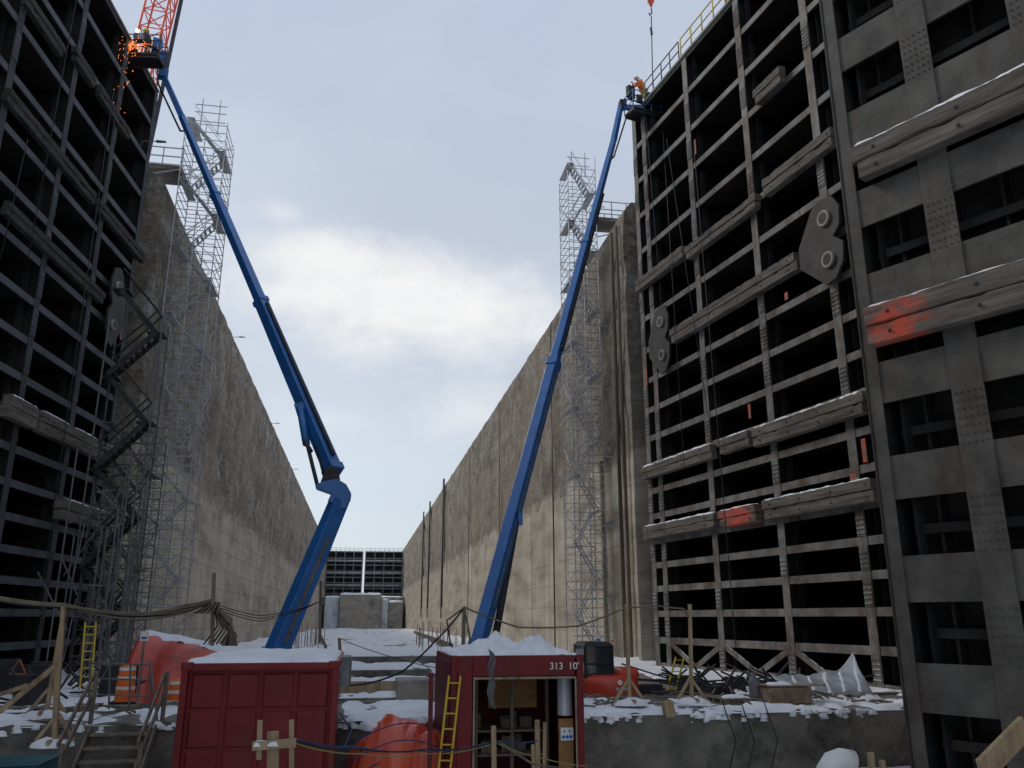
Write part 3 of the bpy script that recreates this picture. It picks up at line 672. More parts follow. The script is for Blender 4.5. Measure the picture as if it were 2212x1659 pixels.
def person(loc,rz,label,jacket,trousers,helmet,J,vest=None):
    root=thing('person',label,'person',loc,rz)
    P=['pelvis','chest','neck','head','top','shL','elL','haL','shR','elR','haR','hipL','knL','anL','toL','hipR','knR','anR','toR']
    V=[J[k] for k in P]
    E=[(0,1),(1,2),(2,3),(3,4),(1,5),(5,6),(6,7),(1,8),(8,9),(9,10),(0,11),(11,12),(12,13),(13,14),(0,15),(15,16),(16,17),(17,18)]
    R=[.13,.15,.06,.1,.075,.075,.05,.032,.075,.05,.032,.1,.06,.045,.04,.1,.06,.045,.04]
    for hi,el in ((7,6),(10,9)):
        h=Vector(V[hi]); d=(h-Vector(V[el])).normalized(); sd_=d.cross(Vector((0,0,1))); sd_=sd_.normalized() if sd_.length>.1 else Vector((0,1,0))
        for k,(off,ln) in enumerate(((-.03,.07),(-.01,.085),(.01,.08),(.03,.06),(.045,.04))):
            i0=len(V); V+= [h+d*.05+sd_*off,h+d*(.05+ln)+sd_*off*1.1+Vector((0,0,-.015))]; R+=[.01,.008]; E+=[(hi,i0),(i0,i0+1)]
    hd=Vector(J['head']); fw=(Vector((1,0,-.5))).normalized(); i0=len(V); V+=[hd+fw*.115]; R+=[.015]; E+=[(3,i0)]
    skinmesh(V,E,R,'body','skin',root)
    c=lambda k:Vector(J[k])
    e=lambda a_,b_,t_:c(a_).lerp(c(b_),t_)
    skinmesh([e('pelvis','chest',-.15),c('chest'),e('chest','neck',.7),c('shL'),c('elL'),e('elL','haL',.85),c('shR'),c('elR'),e('elR','haR',.85)],
             [(0,1),(1,2),(1,3),(3,4),(4,5),(1,6),(6,7),(7,8)],[.18,.2,.085,.105,.075,.058,.105,.075,.058],'jacket',jacket,root)
    skinmesh([c('pelvis'),c('hipL'),c('knL'),c('anL'),c('hipR'),c('knR'),c('anR')],[(0,1),(1,2),(2,3),(0,4),(4,5),(5,6)],[.17,.125,.09,.07,.125,.09,.07],'trousers',trousers,root)
    for sfx in ('L','R'):
        skinmesh([c('an'+sfx),e('an'+sfx,'to'+sfx,.2)+Vector((0,0,-.03)),c('to'+sfx)],[(0,1),(1,2)],[.07,.065,.05],'boot','black',root)
    b=MB(); b.rev([(.165,-.01),(.165,.005),(.14,.02),(.13,.08),(.09,.13),(.03,.15)],hd+Vector((0,0,.03)),14); mk(b,'hard_hat',helmet,root,smooth=True)
    if vest:
        b=MB(); b.rev([(.205,-.03),(.205,.03)],e('pelvis','chest',.6),14); mk(b,'reflective_band',vest,root,smooth=True)
    return root
lean={'pelvis':(0,0,.95),'chest':(.24,0,1.33),'neck':(.36,0,1.47),'head':(.46,0,1.56),'top':(.49,0,1.63),'shL':(.28,.19,1.4),'elL':(.45,.25,1.15),'haL':(.68,.16,1.12),'shR':(.28,-.19,1.4),'elR':(.48,-.26,1.2),'haR':(.7,-.12,1.3),
 'hipL':(0,.1,.88),'knL':(.08,.13,.48),'anL':(-.04,.14,.09),'toL':(.14,.15,.04),'hipR':(0,-.1,.88),'knR':(.1,-.13,.48),'anR':(.02,-.14,.09),'toR':(.2,-.15,.04)}
dx=Vector((math.cos(RL.a),math.sin(RL.a),0)); dy=Vector((-math.sin(RL.a),math.cos(RL.a),0))
pp=RL.o+dx*1.15+dy*.12+Vector((0,0,29.62))
person(pp,math.radians(200),'worker in orange jacket and white hard hat leaning over gate','orange','yellow','white',lean,'yellow')
# ------------------------------------------------------------------ boom lifts
def basket(root,c,rz,mat='blue'):
    R=Matrix.Rotation(rz,3,'Z'); c=Vector(c); P=lambda x,y,z:c+R@Vector((x,y,z))
    b=MB(); b.box(P(0,0,0),(2.3,.95,.07),rz)
    for x in (-1.1,-.4,.4,1.1): b.beam(P(x,-.5,-.08),P(x,.5,-.08),.08,.1)
    for y in (-.4,.4): b.beam(P(-1.1,y,-.16),P(1.1,y,-.16),.1,.1)
    mk(b,'basket_floor','dark',root)
    b=MB()
    for z in (.4,.75,1.1):
        b.path([P(-1.15,-.47,z),P(1.15,-.47,z),P(1.15,.47,z),P(-1.15,.47,z),P(-1.15,-.47,z)],.028,6)
    for x in (-1.15,-.6,0,.6,1.15):
        for y in (-.47,.47): b.tube(P(x,y,0),P(x,y,1.1),.028,6)
    mk(b,'basket_rail',mat,root)
    b=MB(); b.box(P(.1,-.38,.95),(.6,.3,.4),rz); mk(b,'control_box','black',root,bevel=.03)
    b=MB(); b.box(P(-.8,-.55,.5),(.35,.15,.5),rz); mk(b,'tool_tray','black',root,bevel=.03)
def machine(root,c,rz):
    R=Matrix.Rotation(rz,3,'Z'); c=Vector(c); P=lambda x,y,z:c+R@Vector((x,y,z))
    b=MB(); b.box(P(0,0,.75),(2.0,4.0,.5),rz); b.box(P(0,1.7,.7),(2.6,.3,.3),rz); b.box(P(0,-1.7,.7),(2.6,.3,.3),rz); mk(b,'chassis','blue',root,bevel=.05)
    for x in (-1.2,1.2):
        for y in (-1.7,1.7):
            A=R@Matrix.Rotation(math.radians(90),3,'Y'); b=MB(); b.rev([(.3,-.2),(.56,-.2),(.62,-.12),(.62,.12),(.56,.2),(.3,.2)],P(x,y,.62),20,A); wh=mk(b,'wheel','black',root)
            b=MB(); b.rev([(.28,-.21),(.28,.21)],P(x,y,.62),14,A); mk(b,'hub','greyd',wh)
    b=MB(); b.box(P(0,0,1.2),(1.9,2.6,.45),rz); b.box(P(0,-1.5,1.35),(1.9,.8,.7),rz); mk(b,'turntable','blue',root,bevel=.06)
def boomseg(root,a,b_,w1,h1,w2,h2,name='boom_section',mat='blue'):
    b=MB(); b.beam(a,b_,w1,h1,w2,h2); return mk(b,name,mat,root,bevel=.03)
t=thing('boom_lift','blue telescopic boom lift raised to the gate top','boom lift',(4.3,24.5,-3.3))
machine(t,(4.3,24.7,-3.3),0.1)
A=W(1026,1420,24); Bp=W(1329,290,38)
L=lambda k:A.lerp(Bp,k)
boomseg(t,A,L(.40),.34,.44,.37,.46); boomseg(t,L(.39),L(.66),.31,.38,.31,.38); boomseg(t,L(.65),L(.985),.26,.32,.25,.30)
for k0,k1,w_,h_ in ((.388,.402,.44,.53),(.655,.663,.36,.44),(0,.015,.42,.52)):
    b=MB(); b.beam(L(k0),L(k1),w_,h_); mk(b,'boom_collar','blue',t,bevel=.02)
dd=(Bp-A).normalized(); side=dd.cross(Vector((0,0,1))).normalized(); upv=side.cross(dd)
b=MB(); b.beam(L(.42)+side*.21,L(.8)+side*.18,.07,.12)
for k in range(60): q_=L(.42+.38*k/60)+side*.25; b.box(q_,(.05,.08,.1))
mk(b,'cable_track','black',t)
b=MB(); b.beam(L(.05)+side*.19,L(.38)+side*.21,.03,.06); mk(b,'boom_pipe','greyd',t)
b=MB(); b.tube(L(.03)-upv*.7+side*.1,L(.16)-upv*.32,.11,10); b.tube(L(.1)-upv*.5,L(.2)-upv*.3,.06,10); mk(b,'lift_cylinder','dark',t,smooth=True)
b=MB(); b.box(L(.155)+side*.28,(.14,.16,.4)); mk(b,'boom_bracket','blue',t)
J1=W(1345,232,38.6); J2=W(1398,222,38.2)
boomseg(t,L(.98),J1+Vector((-.1,0,.1)),.26,.3,.24,.28,'jib'); boomseg(t,J1,J2+Vector((0,0,-.3)),.22,.26,.22,.26,'jib')
b=MB(); b.box(J1+Vector((0,0,.15)),(.4,.4,.55)); mk(b,'rotator','black',t,bevel=.06)
b=MB(); b.box(W(1362,200,38.4),(.5,.3,.75),.5); mk(b,'black_cover','black',t,bevel=.06)
bc=W(1398,250,38.2); basket(t,bc,math.radians(12))
b=MB(); b.path([L(.9),L(.95)-upv*.5,J1-upv*.7,J1+Vector((.4,0,-.2))],.05,6); mk(b,'hose_loop','black',t,smooth=True)
t=thing('boom_lift','blue articulated boom lift raised to the gate top','boom lift',(-2.3,24.6,-3.3))
machine(t,(-2.3,24.8,-3.3),-.1)
A=W(590,1425,24.2); E1=W(733,1082,25.2)
boomseg(t,A,E1,.52,.52,.44,.46,'riser')
dd=(E1-A).normalized(); side=dd.cross(Vector((0,0,1))).normalized(); upv=side.cross(dd)
b=MB(); b.beam(A.lerp(E1,.02),A.lerp(E1,.05),.62,.6); mk(b,'boom_collar','blue',t)
b=MB(); b.beam(A.lerp(E1,.1)+side*.26,A.lerp(E1,.75)+side*.24,.04,.1); mk(b,'boom_pipe','greyd',t)
def plate(pts,Y,th,mat,name):
    P=[W(x,y,Y) for x,y in pts]; n=len(P); b=MB()
    b.add([p+Vector((0,-th/2,0)) for p in P]+[p+Vector((0,th/2,0)) for p in P],[tuple(range(n)),tuple(range(n,2*n))[::-1]]+[(i,(i+1)%n,(i+1)%n+n,i+n) for i in range(n)])
    return mk(b,name,mat,t,bevel=.03)
plate([(708,1085),(745,1103),(757,1080),(759,1068),(748,1048),(728,1036),(700,1042),(683,1048),(682,1056),(716,1068)],25.2,.46,'blue','elbow')
plate([(692,1045),(722,1058),(735,1035),(728,1012),(706,1008)],25.35,.38,'dark','elbow_link')
A2=W(722,1022,25.6); B2=W(392,250,39)
L=lambda k:A2.lerp(B2,k)
boomseg(t,A2,L(.36),.40,.48,.36,.44); boomseg(t,L(.35),L(.68),.32,.36,.31,.35); boomseg(t,L(.67),L(1.0),.26,.30,.25,.29)
dd=(B2-A2).normalized(); side=dd.cross(Vector((0,0,1))).normalized(); upv=side.cross(dd)
for k0,k1,w_,h_ in ((.352,.362,.42,.49),(.675,.683,.36,.4),(0,.01,.46,.54)):
    b=MB(); b.beam(L(k0),L(k1),w_,h_); mk(b,'boom_collar','blue',t)
b=MB(); b.beam(L(.02)+upv*.29,L(.34)+upv*.27,.1,.08); mk(b,'cable_track','black',t)
b=MB(); b.beam(L(.15)+side*.23,L(.33)+side*.2,.04,.2); mk(b,'side_cover','greyd',t)
b=MB(); b.tube(W(648,880,26.9),W(662,960,26.3),.12,10); mk(b,'lift_cylinder','blue',t,smooth=True)
b=MB(); b.tube(W(656,950,26.3),W(672,975,26),.07,10); mk(b,'cylinder_rod','dark',t,smooth=True)
b=MB(); b.beam(W(665,965,26.2),W(686,1050,25.4),.08,.1); mk(b,'tie_link','dark',t)
b=MB(); b.beam(W(645,872,27),W(652,895,27),.22,.3); mk(b,'cylinder_lug','blue',t)
b=MB(); b.tube(W(664,890,27),W(700,1030,25.5),.04,8); mk(b,'hydraulic_hose','black',t,smooth=True)
J1=W(352,160,39.3)
boomseg(t,L(.99),J1,.24,.28,.22,.26,'jib')
J2=W(338,110,38.9)
boomseg(t,J1,J2,.22,.26,.22,.26,'jib')
for c_,s_ in ((J1,(.5,.5,.5)),(J2+Vector((0,0,.3)),(.5,.5,.65)),(W(350,125,39),(.45,.45,.7))):
    b=MB(); b.box(c_,s_,.3); mk(b,'rotator','blue',t,bevel=.05)
bc=W(300,128,38.4); basket(t,bc,math.radians(-8),'dark')
b=MB(); b.path([L(.93),L(.97)-upv*.5,J1-upv*.6,J2+Vector((0,0,-.2))],.05,6); mk(b,'hose_loop','black',t,smooth=True)
stand={'pelvis':(0,0,.95),'chest':(.08,0,1.33),'neck':(.14,0,1.5),'head':(.2,0,1.62),'top':(.22,0,1.7),'shL':(.1,.19,1.42),'elL':(.3,.24,1.2),'haL':(.55,.12,1.3),'shR':(.1,-.19,1.42),'elR':(.3,-.26,1.22),'haR':(.55,-.1,1.35),
 'hipL':(0,.1,.88),'knL':(.05,.13,.48),'anL':(-.04,.14,.09),'toL':(.14,.15,.04),'hipR':(0,-.1,.88),'knR':(.05,-.13,.48),'anR':(-.02,-.14,.09),'toR':(.16,-.15,.04)}
person(bc+Vector((.35,0,.04)),math.radians(175),'welder in dark clothing cutting steel from the lift basket','black','dark','yellow',stand)
wp=W(297,66,37.6)
b=MB(); b.rev([(.01,-.08),(.07,-.03),(.08,0),(.07,.03),(.01,.08)],wp,10); mk(b,'welding_arc','arc',label='bright white welding arc at the gate edge',cat='welding arc')
b=MB()
for k in range(620):
    f=random.random()**1.3; c=W(286,82,37.4)+Vector((-.15-random.random()*.2-.5*f+random.gauss(0,.34*(f+.25)),random.gauss(0,.15),-4.2*f+random.gauss(0,.15)))
    if random.random()<.3: c=W(284+random.gauss(0,24),98+random.gauss(0,7),37.3)
    l=random.uniform(.02,.12); b.beam(c,c+Vector((random.uniform(-.05,.02),0,-l)),.010,.010)
mk(b,'spark_shower','spark',label='shower of glowing orange sparks falling from the welding',cat='sparks',kind='stuff')
# ------------------------------------------------------------------ crane and hoist
t=thing('lattice_crane','red lattice crane boom rising behind the wall','crane',(-19,60,HW))
a0=W(322,110,60); a1=W(372,-90,60); dv=(a1-a0); a0=a0-dv*((a0.z-HW)/dv.z); a1=a1+dv*.8
dd=(a1-a0).normalized(); sx=dd.cross(Vector((0,1,0))).normalized(); sy=Vector((0,1,0)); wd=.85
n=22
cs_=[(sx*i+sy*j)*wd for i,j in ((-1,-1),(1,-1),(1,1),(-1,1))]
for c in cs_: b=MB(); b.tube(a0+c,a1+c,.09,6); mk(b,'chord','crane',t,smooth=True)
b=MB()
for k in range(n):
    p=a0.lerp(a1,k/n); q_=a0.lerp(a1,(k+1)/n)
    for i in range(4):
        j=(i+1)%4; b.tube(p+cs_[i],q_+cs_[j],.05,5); b.tube(p+cs_[i],p+cs_[j],.045,5)
mk(b,'lacing','crane',t)
b=MB(); b.tube(a0+Vector((2.0,0,0)),a1+Vector((1.2,0,0)),.16,8); mk(b,'back_mast','dark',t)
b=MB(); b.box((a0.x,60,HW+.9),(4,5,1.6)); b.box((a0.x-1,58,HW+2.2),(1.4,1.6,1.4)); mk(b,'crane_body','crane',t,bevel=.1)
t=thing('hoist_line','thin steel hoist line with orange ball and hook','hoist',W(1408,185,37.2))
b=MB(); b.tube(W(1403,-200,37.2),W(1407,20,37.2),.03,6); b.tube(W(1407,35,37.2),W(1410,185,37.2),.03,6); b.tube(W(1406,60,37.2),W(1408,75,37.2),.07,6); mk(b,'line','dark',t)
b=MB(); c=W(1406,3,37.2); b.rev([(.03,-.32),(.09,-.28),(.12,-.1),(.2,-.02),(.2,.12),(.1,.2),(.03,.22)],c,12); mk(b,'hook_ball','crane',t,smooth=True)
b=MB(); b.path([W(1407,20,37.2),W(1408,28,37.2),W(1404,34,37.2),W(1402,28,37.2)],.04,6); mk(b,'hook','dark',t)
# ------------------------------------------------------------------ containers
ZT=-.66; ZF=-3.3
t=thing('shipping_container','dark red steel container with snow on its roof','container',(-1.45,16.3,ZF))
x0,x1,y0,y1=-2.63,-.27,14.05,18.6
b=MB(); b.bx(x0+.06,x1-.06,y0+.12,y1,ZF+.1,ZT-.04); mk(b,'shell','red',t)
b=MB()
for x in (x0,x1-.1): b.bx(x,x+.1,y0,y0+.14,ZF,ZT)
b.bx(x0+.1,x1-.1,y0+.01,y0+.12,ZT-.12,ZT-.01); b.bx(x0+.1,x1-.1,y0+.01,y0+.12,ZF+.02,ZF+.2)
for x in (x0,x1-.12): b.bx(x+.005,x+.115,y0+.14,y1,ZT-.12,ZT-.01)
mk(b,'corner_frame','red',t,bevel=.012)
b=MB(); n=4
zs_=[ZF+.22,ZF+.8,ZF+1.38,ZF+1.94,ZT-.14]
for r_ in range(4):
    za,zb=zs_[r_],zs_[r_+1]
    for k in range(n):
        xa=x0+.12+(x1-x0-.24)*k/n; xb=x0+.12+(x1-x0-.24)*(k+1)/n
        o_=.022
        b.hexa([(xa+.02,y0+.115,za+.02),(xb-.02,y0+.115,za+.02),(xb-.02,y0+.125,za+.02),(xa+.02,y0+.125,za+.02),(xa+.02,y0+.115,zb-.02),(xb-.02,y0+.115,zb-.02),(xb-.02,y0+.125,zb-.02),(xa+.02,y0+.125,zb-.02)])
        b.hexa([(xa+.06,y0+.115-o_,za+.05),(xb-.06,y0+.115-o_,za+.05),(xb-.025,y0+.114,za+.025),(xa+.025,y0+.114,za+.025),(xa+.06,y0+.115-o_,zb-.05),(xb-.06,y0+.115-o_,zb-.05),(xb-.025,y0+.114,zb-.025),(xa+.025,y0+.114,zb-.025)])
mk(b,'pressed_panel','red',t,bevel=.01)
for x in (x0-.015,x1-.165):
    for z in (ZT-.11,ZF-.0): b=MB(); b.bx(x,x+.18,y0-.015,y0+.17,z,z+.12); mk(b,'corner_casting','red',t,bevel=.02)
b=MB(); snow_slab(b,x0+.02,x1-.02,y0+.04,y1,ZT-.012,.075,.05,.08,1.6,.5); mk(b,'roof_snow','snow',t,smooth=True,nrm=False)
b=MB(); b.bx(x1+.02,x1+.17,14.3,15.1,-1.05,-.6); b.bx(x1+.17,x1+.19,14.35,15.05,-1.0,-.65); mk(b,'vent_unit','greyd',t,bevel=.02)
t=thing('open_container','red steel container with open front holding plywood and pipes','container',(2.93,17.4,ZF))
x0,x1,y0,y1=1.70,4.18,15.9,18.9
b=MB()
b.bx(x0,x1,y0,y1-.1,ZT-.06,ZT-.01); b.bx(x0,x0+.06,y0+.11,y1-.1,ZF,ZT-.07); b.bx(x1-.06,x1,y0+.11,y1-.1,ZF,ZT-.07); b.bx(x0,x1,y1-.09,y1,ZF,ZT-.02); b.bx(x0+.07,x1-.07,y0+.1,y1-.1,ZF,ZF+.12)
mk(b,'shell','red',t)
b=MB(); b.bx(x0+.4,x1-.16,y0-.01,y0+.09,ZT-.37,ZT-.005); b.bx(x0,x0+.12,y0-.02,y0+.1,ZF,ZT); b.bx(x1-.13,x1,y0-.02,y0+.1,ZF,ZT)
b.bx(x0+.12,x0+.4,y0-.005,y0+.095,ZF,ZT-.006); b.bx(x0+.12,x1-.13,y0,y0+.1,ZF-.0,ZF+.1)
mk(b,'front_frame','red',t,bevel=.012)
b=MB(); b.bx(x0+.41,x1-.15,y0-.035,y0-.012,ZT-.42,ZT-.38); b.bx(x0+.41,x0+.44,y0-.035,y0-.012,ZF+.1,ZT-.425); b.bx(x1-.17,x1-.14,y0-.035,y0-.012,ZF+.1,ZT-.425); mk(b,'door_trim','rust',t)
text("313  10'",.175,(W(1187,1441,15.88)[0],y0-.02,ZT-.255),(math.pi/2,0,0),'white',t)
b=MB(); n=14
for k in range(n):
    ya=y0+.15+k*.2; b.bx(x0-.03,x0-.001,ya,ya+.11,ZF+.15,ZT-.12)
mk(b,'side_corrugation','red',t)
b=MB(); snow_slab(b,x0+.02,x1-.05,y0+.03,y1,ZT-.014,.05,.12,.06,2.0,.4); heap(b,(2.75,17.2,ZT-.05),.7,.8,.26,n=.2,seed=4,rings=24,seg=60); heap(b,(3.5,17.0,ZT-.05),.5,.8,.26,n=.2,seed=8,rings=24,seg=60); mk(b,'roof_snow','snow',t,smooth=True,nrm=False)
b=MB(); b.grid(lambda a_,c_:(2.38+a_*.12+.02*math.sin(c_*14),y0-.03-.03*math.sin(c_*9+a_*5),ZT+.12-c_*.95-.1*a_),5,16); mk(b,'plastic_strip','greyd',t,nrm=False,thick=.004)
b=MB(); b.bx(2.62,3.6,17.4,17.44,-1.72,-1.02); mk(b,'plywood_board','ply',t)
b=MB(); b.bx(2.25,3.75,17.0,18.6,-2.12,-2.08); b.bx(2.25,3.75,17.0,18.6,-2.55,-2.51)
for x in (2.3,3.0,3.7): b.bx(x,x+.06,17.02,17.08,ZF+.1,-1.1)
mk(b,'shelf','woodd',t)
b=MB()
for k in range(14):
    x=random.uniform(2.3,3.5); z=random.choice((-2.08,-2.51,ZF+.14)); hgt=random.uniform(.06,.3); b.box((x,17.3+random.random()*.6,z+hgt/2),(random.uniform(.1,.35),.3,hgt),random.uniform(-.3,.3))
mk(b,'stored_goods','woodd',t)['kind']='stuff'
b=MB(); b.tube((3.9,16.25,-1.06),(3.9,16.25,-1.75),.14,12); mk(b,'foil_duct','foil',t)
b=MB(); b.bx(3.74,4.02,16.1,16.14,ZF+.1,-1.8); mk(b,'side_board','ply',t)
sx0=W(1211,1572,16.09)[0]; sz=W(1211,1572,16.09)[2]
b=MB(); b.bx(sx0,sx0+.24,16.085,16.097,sz-.22,sz); sg=mk(b,'notice_sign','white',t,label='small white notice with blue pictograms')
b=MB()
for k in range(3): b.rev([(.032,0),(.032,.003)],(sx0+.05+k*.07,16.084,sz-.16),12,Matrix.Rotation(math.radians(90),3,'X'))
b.bx(sx0+.06,sx0+.075,16.080,16.083,sz-.1,sz-.03); b.bx(sx0+.045,sx0+.09,16.076,16.079,sz-.065,sz-.055); b.bx(sx0+.16,sx0+.175,16.080,16.083,sz-.1,sz-.03); b.bx(sx0+.145,sx0+.19,16.076,16.079,sz-.065,sz-.055); mk(b,'pictogram','signb',sg)
def ladder(p0,p1,wv,mat,label,n=9):
    t=thing('ladder',label,'ladder',p0); p0=Vector(p0); p1=Vector(p1); wv=Vector(wv)
    for k in (0,1):
        b=MB(); b.beam(p0+wv*k,p1+wv*k,.035,.06); mk(b,'rail',mat,t)
    for k in range(n): b=MB(); q_=p0.lerp(p1,(k+.5)/n); b.tube(q_,q_+wv,.016,6); mk(b,'rung',mat,t)
ladder((1.42,15.75,ZF),(1.66,15.84,-1.0),(.2,-.06,0),'yellow','yellow ladder leaning against the red container')
b=MB(); b.beam((1.36,15.9,ZF),(1.34,15.9,-.95),.08,.08); mk(b,'red_post','red',label='red steel post beside the open container',cat='post')
# ------------------------------------------------------------------ tarps
cxx=W(866,1600,17.2)[0]
t=thing('tarp_bundle','crumpled orange tarpaulin bundle dusted with snow between the containers','tarpaulin',(cxx,17.2,ZF))
b=MB(); heap(b,(cxx-.1,17.3,ZF),1.05,1.0,1.4,p=4,n=.10,seed=11,folds=.26,rings=46,seg=170,soft=True); heap(b,(cxx+.42,16.9,ZF),.6,.7,1.22,p=3.6,n=.08,seed=14,folds=.22,rings=34,seg=120,soft=True)
mk(b,'tarp_sheet','tarp',t,smooth=True)
for k in range(3):
    b=MB(); P=[]
    for i in range(15):
        a_=i/14; x=cxx-1.0+2.1*a_; P.append((x,16.35+.25*math.sin(a_*3)-.1*k,ZF+.5+.3*k+.35*math.sin(math.pi*a_)))
    b.path(P,.012,5); mk(b,'tie_rope','hoseb',t,smooth=True)
b=MB(); heap(b,(cxx-.25,17.75,ZF+1.25),.55,.4,.16,n=.14,seed=6,rings=14,seg=36); mk(b,'snow_dusting','snow',t,smooth=True)
t=thing('tarp_covered_pile','long sloping pile under dirty red tarpaulin with snow on top','tarpaulin',(-5.2,28,-2.2))
def tarpfn(u,v):
    x=-6.9+3.7*u; y=26.2+3.4*v
    top=-.32-.75*u-.25*st(u,.6,1)
    if u<.12: top-=1.6*(1-u/.12)**2
    prof=math.sin(min(1,v*1.35)*math.pi/2)**.7
    z=-3.2+(top+3.2)*prof+.06*sn(x,y,1,1.1)+.10*(1-abs(sn(x*.9+sn(x,y,2,1)*.4,y*.3,5,1.7))*2.2)*(1.1-v)
    return (x,y+.12*math.sin(x*4+sn(x,y,3,1.2)*2)*(1-v),z)
b=MB(); b.grid(tarpfn,110,60); mk(b,'tarp_cover','tarpd',t,smooth=True,nrm=False,thick=.02)
b=MB(); b.grid(lambda a_,c_:tuple(Vector(tarpfn(.06+.92*a_,.55+.45*c_))+Vector((0,0,-.05+.14*math.sin(math.pi*min(1,max(0,c_+.25*sn(a_*9,0,0,1)))**.6)*math.sin(math.pi*a_)**.4))),60,18); mk(b,'snow_cover','snow',t,smooth=True,nrm=False)
t=thing('silver_tarpaulin','draped silver sheet streaked with snow beside the gate','tarpaulin',W(1800,1520,22))
c0=W(1720,1515,21.5); c1=W(1915,1515,21.0)
b=MB()
def sh(a_,c_):
    x=c0.x+(c1.x-c0.x)*a_+.3*c_*a_; y=c0.y+c_*1.3+.10*sn(a_*3,c_*2,1,1); z=-1.99+.62*c_*(.75+.3*a_*a_)+.55*max(0,a_-.78)**1.2*4.2*c_*c_
    return (x,y,z+.07*sn(a_*5+c_*1.2,c_*1.6,2,1)*(.4+c_)+.035*(1-abs(sn(a_*6+c_*2,c_*2,5,1))*2.2))
b.grid(sh,70,35); mk(b,'sheet','foil',t,smooth=True,nrm=False,thick=.01)
b=MB()
for k in range(5):
    a0=.04+.19*k; b.grid(lambda a_,c_:tuple(Vector(sh(min(1,a0+a_*.07+.16*c_),.08+.84*c_))+Vector((0,-.01,.025-.05*abs(2*a_-1)+.03*sn(a_*3,c_*7,k,1)))),8,20)
mk(b,'snow_streak','snow',t,smooth=True,nrm=False,thick=.01)['kind']='stuff'
t=thing('rusty_beam','rust-streaked cut steel beam on the ledge','steel beam',W(1705,1515,20.2))
c=W(1700,1515,20.2); b=MB(); b.bx(c.x-.55,c.x+.5,19.9,20.5,-2.0,-1.62); b.bx(c.x-.6,c.x+.9,19.85,20.55,-1.6,-1.57); b.bx(c.x-.6,c.x+.55,19.85,20.55,-2.04,-2.01); mk(b,'beam_body','rust',t,bevel=.01)
b=MB(); snow_slab(b,c.x-.5,c.x+.1,19.95,20.4,-1.57,.05,.04,.08,3,.1); mk(b,'snow_cap','snow',t,smooth=True,nrm=False)
c=W(1632,1510,20.6); b=MB(); b.rev([(.13,0),(.14,.03),(.14,.5),(.1,.58),(.05,.6),(.05,.7)],(c.x,20.6,-2.02),14); mk(b,'gas_cylinder','greyd',label='grey gas cylinder standing on the ledge',cat='gas cylinder',smooth=True)
# excavator
cx,cy=7.38,25.4
t=thing('mini_excavator','orange-red compact excavator with black glazed cab','excavator',(cx,25.5,-3.3))
b=MB(); b.bx(cx-.85,cx+.85,cy-.6,cy+.5,-2.45,-1.75); b.bx(cx+.16,cx+.84,cy-.75,cy+.5,-1.749,-1.42); mk(b,'engine_body','excav',t,bevel=.14)
b=MB(); b.rev([(.74,-2.38),(.88,-2.3),(.92,-2.15),(.92,-1.85),(.88,-1.7),(.72,-1.6)],(cx,cy-.15,0),28); mk(b,'counterweight','excav',t,smooth=True)
text('RDV',.17,(cx-.02,cy-1.09,-2.03),(math.pi/2,0,0),'white',t)
b=MB(); b.rev([(.075,0),(.075,.02)],(cx+.1,cy-1.07,-1.78),14,Matrix.Rotation(math.radians(90),3,'X')); mk(b,'round_badge','white',t)
b=MB()
X0,X1,Y0,Y1=cx-.80,cx+.10,cy-.55,cy+.7
for x in (X0,X1-.07):
    for y in (Y0,Y1-.07): b.bx(x,x+.07,y,y+.07,-1.56,-.80)
b.hexa([Vector(p) for p in ((X0-.03,Y0-.03,-.80),(X1+.03,Y0-.03,-.80),(X1+.03,Y1+.03,-.80),(X0-.03,Y1+.03,-.80),(X0+.1,Y0+.1,-.68),(X1-.1,Y0+.1,-.68),(X1-.1,Y1-.1,-.68),(X0+.1,Y1-.1,-.68))])
b.bx(X0,X1,Y0,Y1,-1.70,-1.561)
b.bx(X0+.07,X1-.07,Y0+.005,Y0+.045,-1.32,-1.27); cabo=mk(b,'cab','black',t,bevel=.012)
b=MB(); b.bx(X0+.07,X1-.07,Y0+.05,Y0+.055,-1.56,-.80); mk(b,'rear_window','glass',cabo)
b=MB(); b.bx(X0+.02,X0+.025,Y0+.07,Y1-.07,-1.56,-.80); mk(b,'side_window','glass',cabo)
b=MB(); b.box((X1-.0,Y0+.1,-.66),(.08,.08,.08)); mk(b,'beacon','orange',cabo,bevel=.03)
b=MB(); b.tube((cx+.6,cy-.3,-1.42),(cx+.6,cy-.3,-1.1),.04,8); mk(b,'exhaust_pipe','dark',t)
for x in (cx-.75,cx+.45):
    b=MB(); b.bx(x,x+.32,cy-.95,cy+.95,-3.25,-2.75); mk(b,'crawler_track','black',t,bevel=.12)
b=MB(); b.bx(cx-.45,cx+.45,cy-.4,cy+.4,-2.9,-2.46); mk(b,'undercarriage','black',t,bevel=.05)
b=MB(); b.beam((cx+.5,cy+.6,-2.1),(cx+.6,cy+1.8,-1.1),.18,.24); b.beam((cx+.6,cy+1.8,-1.1),(cx+.6,cy+2.8,-2.0),.16,.2); b.box((cx+.6,cy+2.8,-2.3),(.5,.5,.5)); mk(b,'digging_arm','excav',t,bevel=.04)
